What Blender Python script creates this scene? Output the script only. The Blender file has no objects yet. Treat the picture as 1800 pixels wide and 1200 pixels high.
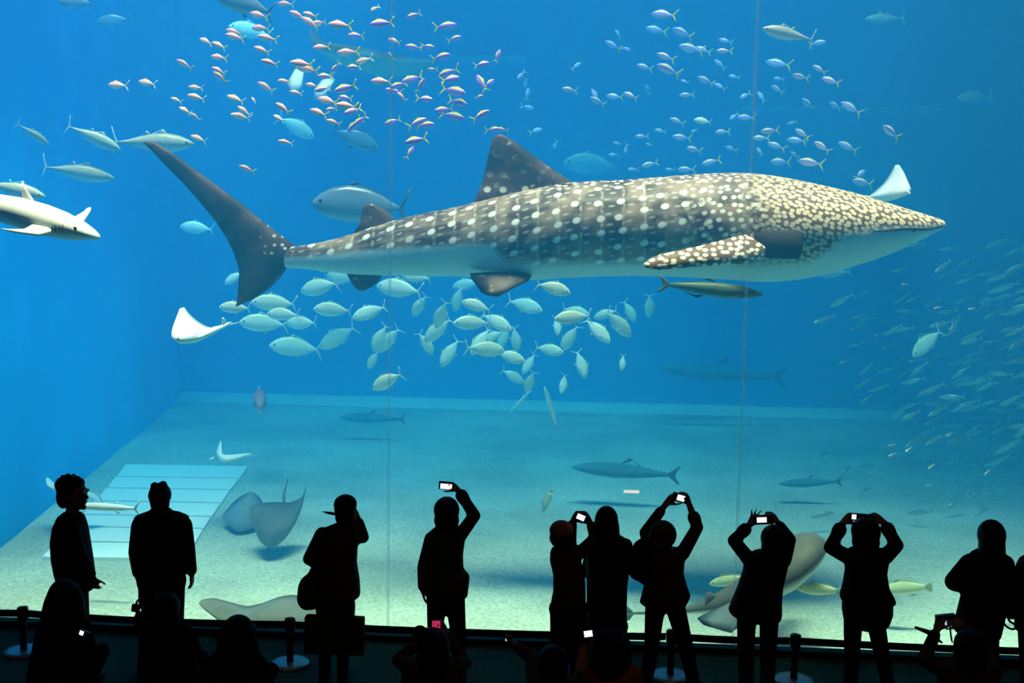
import bpy, bmesh, math, random
from mathutils import Vector, Matrix, Quaternion, noise

SC = bpy.context.scene
COL = SC.collection
R = math.radians

# ---------------------------------------------------------------- camera
CAM_H = 3.85
cam_data = bpy.data.cameras.new('photo_viewpoint')
cam_data.lens = 36.0
cam_data.sensor_width = 36.0
cam_data.clip_end = 200.0
cam = bpy.data.objects.new('photo_viewpoint', cam_data)
COL.objects.link(cam)
CAM_R = (Matrix.Rotation(R(3.0), 3, 'Z') @ Matrix.Rotation(R(90.0 - 5.7), 3, 'X') @ Matrix.Rotation(R(1.0), 3, 'Z'))
cam.matrix_world = Matrix.Translation((0, 0, CAM_H)) @ CAM_R.to_4x4()
SC.camera = cam
F = 1800.0


def ray(px, py):
    return CAM_R @ Vector(((px - 900.0) / F, -(py - 600.0) / F, -1.0))


def W(px, py, Y):
    """the point of the plane at distance Y (parallel to the window) seen at a pixel of the photograph"""
    d = ray(px, py)
    t = Y / d.y
    return Vector((d.x * t, Y, CAM_H + d.z * t))


def G(px, py, Z=0.0):
    """the point at height Z seen at a pixel"""
    d = ray(px, py)
    t = (Z - CAM_H) / d.z
    return Vector((d.x * t, d.y * t, Z))


# ---------------------------------------------------------------- world, light, exposure
world = bpy.data.worlds.new('world')
SC.world = world
world.use_nodes = True
world.node_tree.nodes['Background'].inputs[0].default_value = (0.05, 0.035, 0.025, 1)
world.node_tree.nodes['Background'].inputs[1].default_value = 0.02
vs = SC.view_settings
vs.view_transform = 'Standard'
vs.look = 'None'
vs.gamma = 1.0
vs.exposure = 0.0
vs.use_curve_mapping = False
cy = SC.cycles
cy.max_bounces = 6
cy.diffuse_bounces = 3
cy.glossy_bounces = 2
cy.transmission_bounces = 2
cy.volume_bounces = 2
cy.transparent_max_bounces = 12
cy.use_denoising = True
cy.sample_clamp_indirect = 6.0
cy.caustics_reflective = False
cy.caustics_refractive = False

GLASS_Y = 9.5
BACK_Y = 26.2
SURF_Z = 10.2
BED = -0.5            # the sand lies lower than the hall floor


def area_lamp(name, loc, sx, sy, power, color, spread=180.0, rot=(0, 0, 0)):
    l = bpy.data.lights.new(name, 'AREA')
    l.shape = 'RECTANGLE'
    l.size, l.size_y = sx, sy
    l.energy = power
    l.color = color
    l.spread = R(spread)
    o = bpy.data.objects.new(name, l)
    o.location = loc
    o.rotation_euler = rot
    COL.objects.link(o)
    return o


# daylight that falls through the open water surface of the tank, added fill lights, and the dim hall lamp behind the visitors
area_lamp('tank_lamp', (-2.0, 13.0, 16.5), 15.0, 5.0, 720.0, (0.54, 0.80, 1.0), 50.0, (R(22), 0, 0))
area_lamp('back_kerb_fill', (-1.0, 24.6, 11.5), 17.0, 0.6, 75.0, (0.56, 0.85, 1.0), 26.0)  # added fill to brighten the kerb and the foot of the back wall
area_lamp('front_tank_lamp', (0.0, 11.1, 16.5), 18.0, 3.0, 1300.0, (1.0, 0.62, 0.46), 46.0, (R(3), 0, 0))
area_lamp('window_tank_lamp', (0.0, 10.0, 12.5), 18.0, 0.5, 700.0, (1.0, 0.74, 0.56), 32.0, (R(3), 0, 0))  # added fill for the sand close to the glass, clear of the shark's shadow
area_lamp('side_wall_fill', (-2.6, 16.0, 11.4), 1.2, 11.0, 90.0, (0.5, 0.85, 1.0), 26.0, (0, R(29), 0))  # added fill aimed at the lower side wall to brighten it
area_lamp('hall_lamp', (2.0, 1.0, 9.5), 3.0, 1.0, 21.0, (1.0, 0.72, 0.5), 150.0, (R(38), 0, 0))


# ---------------------------------------------------------------- helpers
def tag(o, label=None, cat=None, group=None, kind=None):
    if label: o['label'] = label
    if cat: o['category'] = cat
    if group: o['group'] = group
    if kind: o['kind'] = kind
    return o


def empty(name, loc=(0, 0, 0), rot=None):
    o = bpy.data.objects.new(name, None)
    o.empty_display_size = 0.1
    o.location = loc
    if rot is not None:
        o.rotation_mode = 'QUATERNION'
        o.rotation_quaternion = rot
    COL.objects.link(o)
    return o


def make_mesh(name, verts, faces, smooth=True):
    m = bpy.data.meshes.new(name)
    m.from_pydata([tuple(v) for v in verts], [], faces)
    m.update()
    if smooth:
        m.polygons.foreach_set('use_smooth', [True] * len(m.polygons))
    return m


def link(name, mesh, mat=None, parent=None):
    o = bpy.data.objects.new(name, mesh)
    COL.objects.link(o)
    if mat is not None and not mesh.materials:
        mesh.materials.append(mat)
    if parent is not None:
        o.parent = parent
    return o


def box_geo(x0, x1, y0, y1, z0, z1):
    v = [(x0, y0, z0), (x1, y0, z0), (x1, y1, z0), (x0, y1, z0), (x0, y0, z1), (x1, y0, z1), (x1, y1, z1), (x0, y1, z1)]
    f = [(0, 3, 2, 1), (4, 5, 6, 7), (0, 1, 5, 4), (1, 2, 6, 5), (2, 3, 7, 6), (3, 0, 4, 7)]
    return v, f


def box(name, b, mat, parent=None, bevel=0.0):
    v, f = box_geo(*b)
    m = make_mesh(name, v, f, False)
    if bevel:
        bm = bmesh.new(); bm.from_mesh(m)
        bmesh.ops.bevel(bm, geom=bm.edges[:], offset=bevel, segments=2, affect='EDGES', profile=0.5)
        bm.to_mesh(m); bm.free()
    return link(name, m, mat, parent)


def rings_geo(rings, cap=True):
    """rings: list of equally long vertex loops"""
    n = len(rings[0])
    v = [p for r in rings for p in r]
    f = []
    for i in range(len(rings) - 1):
        for j in range(n):
            k = (j + 1) % n
            f.append((i * n + j, i * n + k, (i + 1) * n + k, (i + 1) * n + j))
    if cap:
        f.append(tuple(range(n - 1, -1, -1)))
        b = (len(rings) - 1) * n
        f.append(tuple(b + j for j in range(n)))
    return v, f


def join_geo(*gs):
    V, Fc = [], []
    for v, f in gs:
        o = len(V)
        V += [tuple(p) for p in v]
        Fc += [tuple(i + o for i in q) for q in f]
    return V, Fc


# ---------------------------------------------------------------- materials
def new_mat(name):
    m = bpy.data.materials.new(name)
    m.use_nodes = True
    nt = m.node_tree
    return m, nt, nt.nodes['Principled BSDF']


def plain(name, col, rough=0.6, spec=0.3, metal=0.0, noise_scale=0.0, noise_amt=0.15, bump=0.0, emit=None, estr=0.0):
    m, nt, b = new_mat(name)
    b.inputs['Base Color'].default_value = (*col, 1)
    b.inputs['Roughness'].default_value = rough
    b.inputs['Specular IOR Level'].default_value = spec
    b.inputs['Metallic'].default_value = metal
    if emit:
        b.inputs['Emission Color'].default_value = (*emit, 1)
        b.inputs['Emission Strength'].default_value = estr
    if noise_scale:
        tc = nt.nodes.new('ShaderNodeTexCoord')
        nz = nt.nodes.new('ShaderNodeTexNoise')
        nz.inputs['Scale'].default_value = noise_scale
        nz.inputs['Detail'].default_value = 4
        nt.links.new(tc.outputs['Object'], nz.inputs['Vector'])
        mx = nt.nodes.new('ShaderNodeMix'); mx.data_type = 'RGBA'
        mx.inputs[6].default_value = (*[c * (1 - noise_amt) for c in col], 1)
        mx.inputs[7].default_value = (*[min(1, c * (1 + noise_amt)) for c in col], 1)
        nt.links.new(nz.outputs['Fac'], mx.inputs[0])
        nt.links.new(mx.outputs[2], b.inputs['Base Color'])
        if bump:
            bp = nt.nodes.new('ShaderNodeBump')
            bp.inputs['Strength'].default_value = bump
            bp.inputs['Distance'].default_value = 0.02
            nt.links.new(nz.outputs['Fac'], bp.inputs['Height'])
            nt.links.new(bp.outputs[0], b.inputs['Normal'])
    return m


def glass_mat():
    m = bpy.data.materials.new('acrylic')
    m.use_nodes = True
    nt = m.node_tree
    nt.nodes.remove(nt.nodes['Principled BSDF'])
    out = nt.nodes['Material Output']
    tr = nt.nodes.new('ShaderNodeBsdfTransparent')
    tr.inputs[0].default_value = (0.97, 0.985, 0.99, 1)
    gl = nt.nodes.new('ShaderNodeBsdfGlossy')
    gl.inputs['Roughness'].default_value = 0.0
    fr = nt.nodes.new('ShaderNodeFresnel')
    fr.inputs[0].default_value = 1.25
    mx = nt.nodes.new('ShaderNodeMixShader')
    nt.links.new(fr.outputs[0], mx.inputs[0])
    nt.links.new(tr.outputs[0], mx.inputs[1])
    nt.links.new(gl.outputs[0], mx.inputs[2])
    nt.links.new(mx.outputs[0], out.inputs['Surface'])
    return m


def water_mat():
    m = bpy.data.materials.new('sea_water')
    m.use_nodes = True
    nt = m.node_tree
    nt.nodes.remove(nt.nodes['Principled BSDF'])
    out = nt.nodes['Material Output']
    s = nt.nodes.new('ShaderNodeVolumeScatter')
    s.inputs['Color'].default_value = (0.035, 0.43, 1.0, 1)
    s.inputs['Density'].default_value = 0.074
    s.inputs['Anisotropy'].default_value = 0.0
    a = nt.nodes.new('ShaderNodeVolumeAbsorption')
    a.inputs['Color'].default_value = (0.0, 0.79, 0.99, 1)
    a.inputs['Density'].default_value = 0.125
    ad = nt.nodes.new('ShaderNodeAddShader')
    nt.links.new(s.outputs[0], ad.inputs[0])
    nt.links.new(a.outputs[0], ad.inputs[1])
    nt.links.new(ad.outputs[0], out.inputs['Volume'])
    return m


def sand_mat():
    m, nt, b = new_mat('pale_sand')
    b.inputs['Roughness'].default_value = 0.9
    b.inputs['Specular IOR Level'].default_value = 0.1
    tc = nt.nodes.new('ShaderNodeTexCoord')
    n1 = nt.nodes.new('ShaderNodeTexNoise'); n1.inputs['Scale'].default_value = 0.55; n1.inputs['Detail'].default_value = 5
    n2 = nt.nodes.new('ShaderNodeTexNoise'); n2.inputs['Scale'].default_value = 26.0; n2.inputs['Detail'].default_value = 6
    n2.inputs['Roughness'].default_value = 0.75
    r1 = nt.nodes.new('ShaderNodeValToRGB')
    r1.color_ramp.elements[0].position = 0.3; r1.color_ramp.elements[0].color = (0.50, 0.50, 0.40, 1)
    r1.color_ramp.elements[1].position = 0.7; r1.color_ramp.elements[1].color = (0.80, 0.78, 0.66, 1)
    r2 = nt.nodes.new('ShaderNodeValToRGB')
    r2.color_ramp.elements[0].position = 0.35; r2.color_ramp.elements[0].color = (0.35, 0.37, 0.38, 1)
    r2.color_ramp.elements[1].position = 0.6; r2.color_ramp.elements[1].color = (1, 1, 1, 1)
    mx = nt.nodes.new('ShaderNodeMix'); mx.data_type = 'RGBA'; mx.blend_type = 'MULTIPLY'
    mx.inputs[0].default_value = 0.75
    for n in (n1, n2):
        nt.links.new(tc.outputs['Object'], n.inputs['Vector'])
    nt.links.new(n1.outputs['Fac'], r1.inputs[0]); nt.links.new(n2.outputs['Fac'], r2.inputs[0])
    nt.links.new(r1.outputs[0], mx.inputs[6]); nt.links.new(r2.outputs[0], mx.inputs[7])
    nt.links.new(mx.outputs[2], b.inputs['Base Color'])
    bp = nt.nodes.new('ShaderNodeBump'); bp.inputs['Strength'].default_value = 0.5; bp.inputs['Distance'].default_value = 0.03
    nt.links.new(n2.outputs['Fac'], bp.inputs['Height']); nt.links.new(bp.outputs[0], b.inputs['Normal'])
    return m


M = {}
M['glass'] = glass_mat()
M['water'] = water_mat()
M['sand'] = sand_mat()
M['wall_blue'] = plain('blue_tank_wall', (0.006, 0.42, 0.92), 0.8, 0.1, noise_scale=0.8, noise_amt=0.2)
M['kerb'] = plain('pale_kerb', (0.9, 0.94, 0.94), 0.7, 0.2, noise_scale=2.0)
M['slab'] = plain('pale_slab', (0.9, 0.92, 0.9), 0.7, 0.2, noise_scale=3.0, noise_amt=0.06)
M['carpet'] = plain('dark_teal_carpet', (0.05, 0.16, 0.125), 0.95, 0.05, noise_scale=40.0, noise_amt=0.35, bump=0.3)
M['sill'] = plain('black_sill', (0.012, 0.016, 0.02), 0.6, 0.2, noise_scale=4.0)
def seam_mat():
    m = bpy.data.materials.new('milky_seam')
    m.use_nodes = True
    nt = m.node_tree
    nt.nodes.remove(nt.nodes['Principled BSDF'])
    tl = nt.nodes.new('ShaderNodeBsdfTranslucent'); tl.inputs[0].default_value = (0.95, 0.97, 1.0, 1)
    tr = nt.nodes.new('ShaderNodeBsdfTransparent')
    mx = nt.nodes.new('ShaderNodeMixShader'); mx.inputs[0].default_value = 0.22
    nt.links.new(tr.outputs[0], mx.inputs[1]); nt.links.new(tl.outputs[0], mx.inputs[2])
    nt.links.new(mx.outputs[0], nt.nodes['Material Output'].inputs['Surface'])
    return m
M['seam'] = seam_mat()

# ---------------------------------------------------------------- the setting
st = dict(kind='structure')
tag(box('floor', (-9, 9, 5.0, GLASS_Y - 0.12, -0.2, 0.0), M['carpet']), 'dark teal carpet of the viewing hall', **st)
tag(box('trim_1', (-9, 9, GLASS_Y - 0.12, GLASS_Y + 0.0, -0.6, 0.06), M['sill'], bevel=0.01), 'black sill along the foot of the big window', **st)

# sand bed
def ground_z(x, y):
    k = min(1.0, max(0.0, (x + 2.6) * 0.8)) if y < 19.5 else min(1.0, max(max(0.0, (x + 2.6) * 0.8), (y - 19.5)))
    return k * 0.09 * noise.noise(Vector((x * 0.35, y * 0.35, 3.1))) + 0.02 * noise.noise(Vector((x * 1.6, y * 1.6, 1.7))) + 0.02 + BED
nx, ny = 120, 70
gx0, gx1, gy0, gy1 = -12.0, 14.0, GLASS_Y + 0.16, BACK_Y + 0.2
V = [(gx0 + (gx1 - gx0) * i / nx, gy0 + (gy1 - gy0) * j / ny, 0) for j in range(ny + 1) for i in range(nx + 1)]
V = [(x, y, ground_z(x, y)) for x, y, _ in V]
Fc = [(j * (nx + 1) + i, j * (nx + 1) + i + 1, (j + 1) * (nx + 1) + i + 1, (j + 1) * (nx + 1) + i) for j in range(ny) for i in range(nx)]
tag(link('floor_sand', make_mesh('floor_sand', V, Fc), M['sand']), 'pale speckled sand bed of the tank', **st)

# tank walls
LW0 = G(-60, 1018, BED); LW1 = G(225, 780, BED); LW2 = LW1 + (LW1 - LW0).normalized() * ((BACK_Y - LW1.y) / (LW1 - LW0).normalized().y)
LW_START = LW0 + (LW0 - LW1).normalized() * ((LW0.y - GLASS_Y - 0.2) / (LW1 - LW0).normalized().y)
def wall_between(name, a, b, z0, z1, thick, mat):
    d = (b - a); d.z = 0; d.normalize()
    n = Vector((-d.y, d.x, 0)) * thick
    v = [a, b, b + n, a + n]
    vv = [Vector((p.x, p.y, z0)) for p in v] + [Vector((p.x, p.y, z1)) for p in v]
    f = [(0, 3, 2, 1), (4, 5, 6, 7), (0, 1, 5, 4), (1, 2, 6, 5), (2, 3, 7, 6), (3, 0, 4, 7)]
    return link(name, make_mesh(name, vv, f, False), mat)
tag(wall_between('wall_left', LW_START, LW2, -0.9, SURF_Z + 0.6, 0.3, M['wall_blue']), 'blue side wall of the tank', **st)
tag(box('wall_back', (LW2.x - 0.5, 14.3, BACK_Y, BACK_Y + 0.3, -0.9, SURF_Z + 0.6), M['wall_blue']), 'blue back wall of the tank', **st)
tag(box('wall_right', (14.0, 14.3, GLASS_Y + 0.2, BACK_Y, -0.9, SURF_Z + 0.6), M['wall_blue']), 'blue right wall of the tank', **st)
# pale kerb where the back wall meets the sand
kx0, kx1 = LW2.x + 0.1, 8.6
kv = [(x, y, z) for x in (kx0, kx1) for y, z in ((BACK_Y - 0.7, BED - 0.1), (BACK_Y - 0.7, BED + 0.06), (BACK_Y - 0.25, BED + 0.22), (BACK_Y, BED + 0.22), (BACK_Y, BED - 0.1))]
kf = [(0, 1, 2, 3, 4), (9, 8, 7, 6, 5)] + [(k, 5 + k, 5 + (k + 1) % 5, (k + 1) % 5) for k in range(5)]
tag(link('trim_2', make_mesh('kerb', kv, kf, False), M['kerb']), 'pale kerb along the foot of the back wall', **st)
for i, (p0, p1) in enumerate(((( 770, 101), (925, 104)), ((1300, 187), (1660, 196)))):
    q0, q1 = W(*p0, BACK_Y), W(*p1, BACK_Y)
    zz = (q0.z + q1.z) / 2
    tag(box('trim_%d' % (i + 7), (q0.x, q1.x, BACK_Y - 0.25, BACK_Y, zz - 0.05, zz + 0.04), M['kerb']), ['short pale rail high on the back wall', 'long pale rail high on the back wall'][i], **st)
# ledge on the left wall
led = wall_between('trim_3', G(-80, 800, 0.9), G(118, 706, 0.9), 0.9, 1.02, 0.6, M['wall_blue'])
tag(led, 'narrow ledge on the blue side wall', **st)

# acrylic window: three tall panes with milky bonded seams
XS1 = W(685.5, 430, GLASS_Y).x
XS2 = W(1315, 450, GLASS_Y).x
panes = [(-9.0, XS1), (XS1, XS2), (XS2, 9.0)]
PANE_TOP = 8.9
for i, (a, b) in enumerate(panes):
    pv, pf = box_geo(a + 0.012, b - 0.012, GLASS_Y, GLASS_Y + 0.12, BED, PANE_TOP)
    w = link('window_%d' % (i + 1), make_mesh('pane', pv, [pf[2], pf[4]], False), M['glass'])
    tag(w, ['tall acrylic pane beside the slatted floor panel', 'tall middle acrylic pane between the two seams', 'tall acrylic pane in front of the dense right shoal'][i], **st)
for i, x in enumerate((XS1, XS2)):
    s = box('trim_%d' % (i + 4), (x - 0.013, x + 0.013, GLASS_Y, GLASS_Y + 0.015, BED, PANE_TOP), M['seam'])
    tag(s, ['milky bonded seam between the first and middle pane', 'milky bonded seam between the middle and last pane'][i], **st)
tag(box('wall_front', (-9, 9, GLASS_Y - 0.3, GLASS_Y + 0.15, PANE_TOP, 18.0), M['sill']), 'black wall above the big window', **st)  # unseen; carried up this high to block lamp spill into the hall

# the water itself
wv, wf = box_geo(-12.0, 13.9, GLASS_Y + 0.13, BACK_Y - 0.001, BED - 0.3, SURF_Z)
wo = link('water', make_mesh('water', wv, wf, False), M['water'])
tag(wo, 'blue sea water filling the tank', kind='structure')

# slatted floor panel in the sand
cols = [(815, 222, 437), (837, 204, 421), (857, 187, 405), (880, 167, 389), (904, 146, 372), (925, 126, 358), (951, 100, 342), (979, 72, 324)]
gr = empty('floor_grate', G(250, 900, BED))
tag(gr, 'pale slatted drain panel set flush in the sand', 'floor panel')
for (y0, a0, b0), (y1, a1, b1) in zip(cols[:-1], cols[1:]):
    Z = BED + 0.07
    p = [G(a0, y0, Z), G(b0, y0 + 3, Z), G(b1, y1 + 3, Z), G(a1, y1, Z)]
    c = sum(p, Vector()) / 4
    p = [c + Vector(((q.x - c.x) * 0.996, (q.y - c.y) * 0.93, 0)) for q in p]
    vv = [q - gr.location - Vector((0, 0, 0.2)) for q in p] + [q - gr.location for q in p]
    f = [(0, 1, 2, 3), (7, 6, 5, 4), (4, 5, 1, 0), (5, 6, 2, 1), (6, 7, 3, 2), (7, 4, 0, 3)]
    link('slab', make_mesh('slab', vv, f, False), M['slab'], gr)

# bright mark on the glass, built as an added glowing bar
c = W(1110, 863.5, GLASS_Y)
sg = box('glow_bar', (c.x - .073, c.x + .073, GLASS_Y - .012, GLASS_Y - .001, c.z - .014, c.z + .014), plain('glow_bar', (.8, .8, .7), .5, .3, noise_scale=6, emit=(1.0, .95, .8), estr=.75), bevel=.003)
tag(sg, 'small glowing white bar on the glass above the long-haired visitor', 'sign')

# ================================================================ sea animals
def interp(tab, x, col=1):
    if x <= tab[0][0]: return tab[0][col]
    for a, b in zip(tab[:-1], tab[1:]):
        if x <= b[0]:
            t = (x - a[0]) / (b[0] - a[0])
            return a[col] + (b[col] - a[col]) * t
    return tab[-1][col]


def smooth_interp(tab, x, col=1):
    """Catmull-Rom through the table"""
    n = len(tab)
    if x <= tab[0][0]: return tab[0][col]
    if x >= tab[-1][0]: return tab[-1][col]
    for i in range(n - 1):
        if x <= tab[i + 1][0]:
            break
    p1, p2 = tab[i], tab[i + 1]
    p0 = tab[i - 1] if i > 0 else p1
    p3 = tab[i + 2] if i + 2 < n else p2
    h = p2[0] - p1[0]
    t = (x - p1[0]) / h
    m1 = (p2[col] - p0[col]) / max(1e-6, p2[0] - p0[0]) * h
    m2 = (p3[col] - p1[col]) / max(1e-6, p3[0] - p1[0]) * h
    return (2 * t ** 3 - 3 * t ** 2 + 1) * p1[col] + (t ** 3 - 2 * t ** 2 + t) * m1 + (-2 * t ** 3 + 3 * t ** 2) * p2[col] + (t ** 3 - t ** 2) * m2


CH = ((0.0, 0.0), (0.08, 0.62), (0.3, 1.0), (0.65, 0.62), (1.0, 0.0))


def fin_geo(sections):
    """sections along the span: (lead, trail, thickness); a lens-shaped solid"""
    S = [(Vector(a), Vector(b), t) for a, b, t in sections]
    rings = []
    for i, (a, b, th) in enumerate(S):
        p = S[max(0, i - 1)]; q = S[min(len(S) - 1, i + 1)]
        span = (q[0] + q[1]) - (p[0] + p[1])
        n = (b - a).cross(span)
        if n.length < 1e-9: n = Vector((0, 1, 0))
        n.normalize()
        up = [a.lerp(b, c) + n * (th * k * 0.5) for c, k in CH]
        dn = [a.lerp(b, c) - n * (th * k * 0.5) for c, k in CH[-2:0:-1]]
        rings.append(up + dn)
    return rings_geo(rings)


def px_fin(secs, Y, th):
    """fin in the vertical plane at distance Y, sections given in photo pixels"""
    out = []
    n = len(secs)
    for i, (ax, ay, bx, by) in enumerate(secs):
        e = min(1.0, 3.0 * min(i + 0.25, n - 1 - i + 0.25) / n) if isinstance(th, tuple) else 1
        t = th[0] + (th[1] - th[0]) * i / (n - 1) if isinstance(th, tuple) else th
        out.append((W(ax, ay, Y), W(bx, by, Y), t))
    return fin_geo(out)


def with_attr(mesh, Y, extra=None):
    """pattern coordinates of a big animal: where a point sits on its flank, in 1/1800 units of its own distance"""
    Ri = CAM_R.transposed()
    pat = mesh.attributes.new('pat', 'FLOAT_VECTOR', 'POINT')
    for i, v in enumerate(mesh.vertices):
        d = Ri @ (Vector((v.co.x, Y, v.co.z)) - Vector((0, 0, CAM_H)))
        pat.data[i].vector = (900 + F * d.x / -d.z, 600 - F * d.y / -d.z, 0)
    return mesh


def nodes_of(nt):
    def N(t, **kw):
        n = nt.nodes.new(t)
        for k, v in kw.items(): setattr(n, k, v)
        return n

    def L(a, b): nt.links.new(a, b)

    def math_(op, a, b=None, clamp=False):
        n = N('ShaderNodeMath', operation=op, use_clamp=clamp)
        for i, v in enumerate((a, b)):
            if v is None: continue
            if isinstance(v, (int, float)): n.inputs[i].default_value = v
            else: L(v, n.inputs[i])
        return n.outputs[0]

    def mix(fac, a, b):
        n = N('ShaderNodeMix', data_type='RGBA')
        for i, v in ((0, fac), (6, a), (7, b)):
            if isinstance(v, (int, float)): n.inputs[i].default_value = v
            elif isinstance(v, tuple): n.inputs[i].default_value = (*v, 1)
            else: L(v, n.inputs[i])
        return n.outputs[2]

    def step(v, lo, hi):
        n = N('ShaderNodeMapRange', interpolation_type='SMOOTHSTEP')
        L(v, n.inputs[0])
        n.inputs[1].default_value = lo; n.inputs[2].default_value = hi
        return n.outputs[0]
    return N, L, math_, mix, step


def shark_skin(mode):
    m, nt, b = new_mat('whale_shark_' + mode)
    N, L, math_, mix, step = nodes_of(nt)
    b.inputs['Roughness'].default_value = 0.55
    b.inputs['Specular IOR Level'].default_value = 0.25
    at = N('ShaderNodeAttribute', attribute_name='pat')
    sx = N('ShaderNodeSeparateXYZ'); L(at.outputs['Vector'], sx.inputs[0])
    U, Vv = sx.outputs[0], sx.outputs[1]

    def vor(px, py, rnd, ox=0.0):
        c = N('ShaderNodeCombineXYZ')
        L(math_('ADD', math_('DIVIDE', U, px), ox), c.inputs[0]); L(math_('DIVIDE', Vv, py), c.inputs[1])
        v = N('ShaderNodeTexVoronoi', voronoi_dimensions='2D', feature='F1')
        v.inputs['Scale'].default_value = 1.0
        v.inputs['Randomness'].default_value = rnd
        L(c.outputs[0], v.inputs['Vector'])
        return v

    nz = N('ShaderNodeTexNoise'); nz.inputs['Scale'].default_value = 0.02; nz.inputs['Detail'].default_value = 3
    L(at.outputs['Vector'], nz.inputs['Vector'])
    nzf = N('ShaderNodeTexNoise'); nzf.inputs['Scale'].default_value = 0.12; nzf.inputs['Detail'].default_value = 3
    L(at.outputs['Vector'], nzf.inputs['Vector'])
    dark, mid = (0.070, 0.040, 0.028), (0.31, 0.195, 0.13)
    base = mix(step(nz.outputs['Fac'], 0.40, 0.62), dark, mid)
    spot_c = (0.92, 0.86, 0.74)
    if mode == 'body':
        v1 = vor(36, 28, 0.28)
        big = math_('SUBTRACT', 1.0, step(v1.outputs['Distance'], 0.13, 0.24))
        v2 = vor(36, 14, 0.35, 0.5)
        small = math_('SUBTRACT', 1.0, step(v2.outputs['Distance'], 0.10, 0.20))
        # faint bars between the spot columns
        fr = math_('ABSOLUTE', math_('SUBTRACT', math_('FRACT', math_('DIVIDE', math_('ADD', U, math_('MULTIPLY', nz.outputs['Fac'], 14.0)), 36.0)), 0.5))
        bar = math_('MULTIPLY', math_('SUBTRACT', 1.0, step(fr, 0.03, 0.10)), step(nzf.outputs['Fac'], 0.42, 0.62))
        body = mix(math_('MULTIPLY', bar, 0.75), base, (0.62, 0.48, 0.33))
        body = mix(math_('MULTIPLY', small, 0.5), body, (0.7, 0.6, 0.48))
        body = mix(big, body, spot_c)
        # ridges that run the length of the flank
        rg = N('ShaderNodeAttribute', attribute_name='ridge')
        body = mix(math_('MULTIPLY', rg.outputs['Fac'], 0.35), body, (0.42, 0.34, 0.27))
        v3 = vor(9.6, 7.4, 0.8)
        hs = math_('SUBTRACT', 1.0, step(v3.outputs['Distance'], 0.34, 0.50))
        head = mix(hs, (0.15, 0.078, 0.042), (0.80, 0.58, 0.36))
        hm = step(math_('ADD', U, math_('MULTIPLY', nzf.outputs['Fac'], 130.0)), 1330, 1430)
        v4 = vor(16.0, 13.0, 0.7)
        ms = math_('SUBTRACT', 1.0, step(v4.outputs['Distance'], 0.22, 0.34))
        midz = mix(ms, base, (0.88, 0.78, 0.62))
        mm = math_('MULTIPLY', step(math_('ADD', U, math_('MULTIPLY', nzf.outputs['Fac'], 130.0)), 1235, 1330), 1.0)
        tp = N('ShaderNodeAttribute', attribute_name='crest')
        body = mix(math_('MAXIMUM', mm, tp.outputs['Fac']), body, midz)
        col = mix(hm, body, head)
        bl = N('ShaderNodeAttribute', attribute_name='belly')
        col = mix(bl.outputs['Fac'], col, (0.62, 0.74, 0.76))
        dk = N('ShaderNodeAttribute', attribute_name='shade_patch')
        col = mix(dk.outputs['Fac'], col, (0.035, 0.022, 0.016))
    elif mode == 'fin':
        v1 = vor(27, 25, 0.75)
        big = math_('SUBTRACT', 1.0, step(v1.outputs['Distance'], 0.08, 0.26))
        base = mix(step(nz.outputs['Fac'], 0.40, 0.62), (0.036, 0.020, 0.015), (0.11, 0.055, 0.036))
        col = mix(math_('MULTIPLY', big, math_('MULTIPLY', step(nzf.outputs['Fac'], 0.45, 0.7), 0.8)), base, (0.55, 0.46, 0.36))
        # paler rows near the fin base
        pale = math_('MULTIPLY', math_('MULTIPLY', step(Vv, 290, 360), step(U, 800, 830)), math_('SUBTRACT', 1.0, step(Vv, 375, 400)))
        v2 = vor(34, 30, 0.38)
        col = mix(math_('MULTIPLY', math_('SUBTRACT', 1.0, step(v2.outputs['Distance'], 0.13, 0.23)), pale), col, spot_c)
    elif mode == 'tail':
        base = mix(step(nz.outputs['Fac'], 0.38, 0.64), (0.032, 0.018, 0.015), (0.10, 0.050, 0.036))
        v1 = vor(17, 15, 0.9)
        near = math_('MULTIPLY', step(U, 445, 515), math_('SUBTRACT', 1.0, step(Vv, 448, 462)))
        col = mix(math_('MULTIPLY', math_('SUBTRACT', 1.0, step(v1.outputs['Distance'], 0.10, 0.24)), near), base, spot_c)
    else:  # pectoral
        v3 = vor(13.0, 8.0, 0.75)
        hs = math_('SUBTRACT', 1.0, step(v3.outputs['Distance'], 0.28, 0.42))
        col = mix(hs, (0.15, 0.085, 0.05), (0.88, 0.74, 0.54))
    L(col, b.inputs['Base Color'])
    bp = N('ShaderNodeBump'); bp.inputs['Strength'].default_value = 0.15; bp.inputs['Distance'].default_value = 0.02
    L(nzf.outputs['Fac'], bp.inputs['Height']); L(bp.outputs[0], b.inputs['Normal'])
    return m


SHK_Y = 12.2
TOP = [(480, 436), (500, 434), (540, 430), (600, 417), (640, 404), (680, 391), (740, 376), (800, 364), (850, 352), (900, 340), (950, 329), (1000, 321), (1050, 318), (1100, 316), (1150, 312), (1200, 308), (1250, 305), (1300, 304), (1350, 308), (1400, 317), (1450, 328), (1500, 341), (1550, 357), (1600, 373), (1628, 382), (1641, 387), (1647, 393)]
BOT = [(480, 468), (500, 470), (540, 473), (600, 480), (640, 483), (740, 485), (850, 487), (930, 492), (1000, 488), (1100, 485), (1200, 487), (1260, 490), (1300, 493), (1350, 495), (1400, 491), (1450, 481), (1500, 466), (1550, 448), (1600, 424), (1630, 409), (1642, 403), (1647, 397)]
HWD = [(480, 6), (540, 15), (640, 27), (740, 42), (850, 58), (1000, 80), (1100, 92), (1200, 102), (1300, 110), (1380, 114), (1450, 112), (1520, 104), (1580, 92), (1620, 76), (1640, 60), (1647, 30)]
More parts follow.
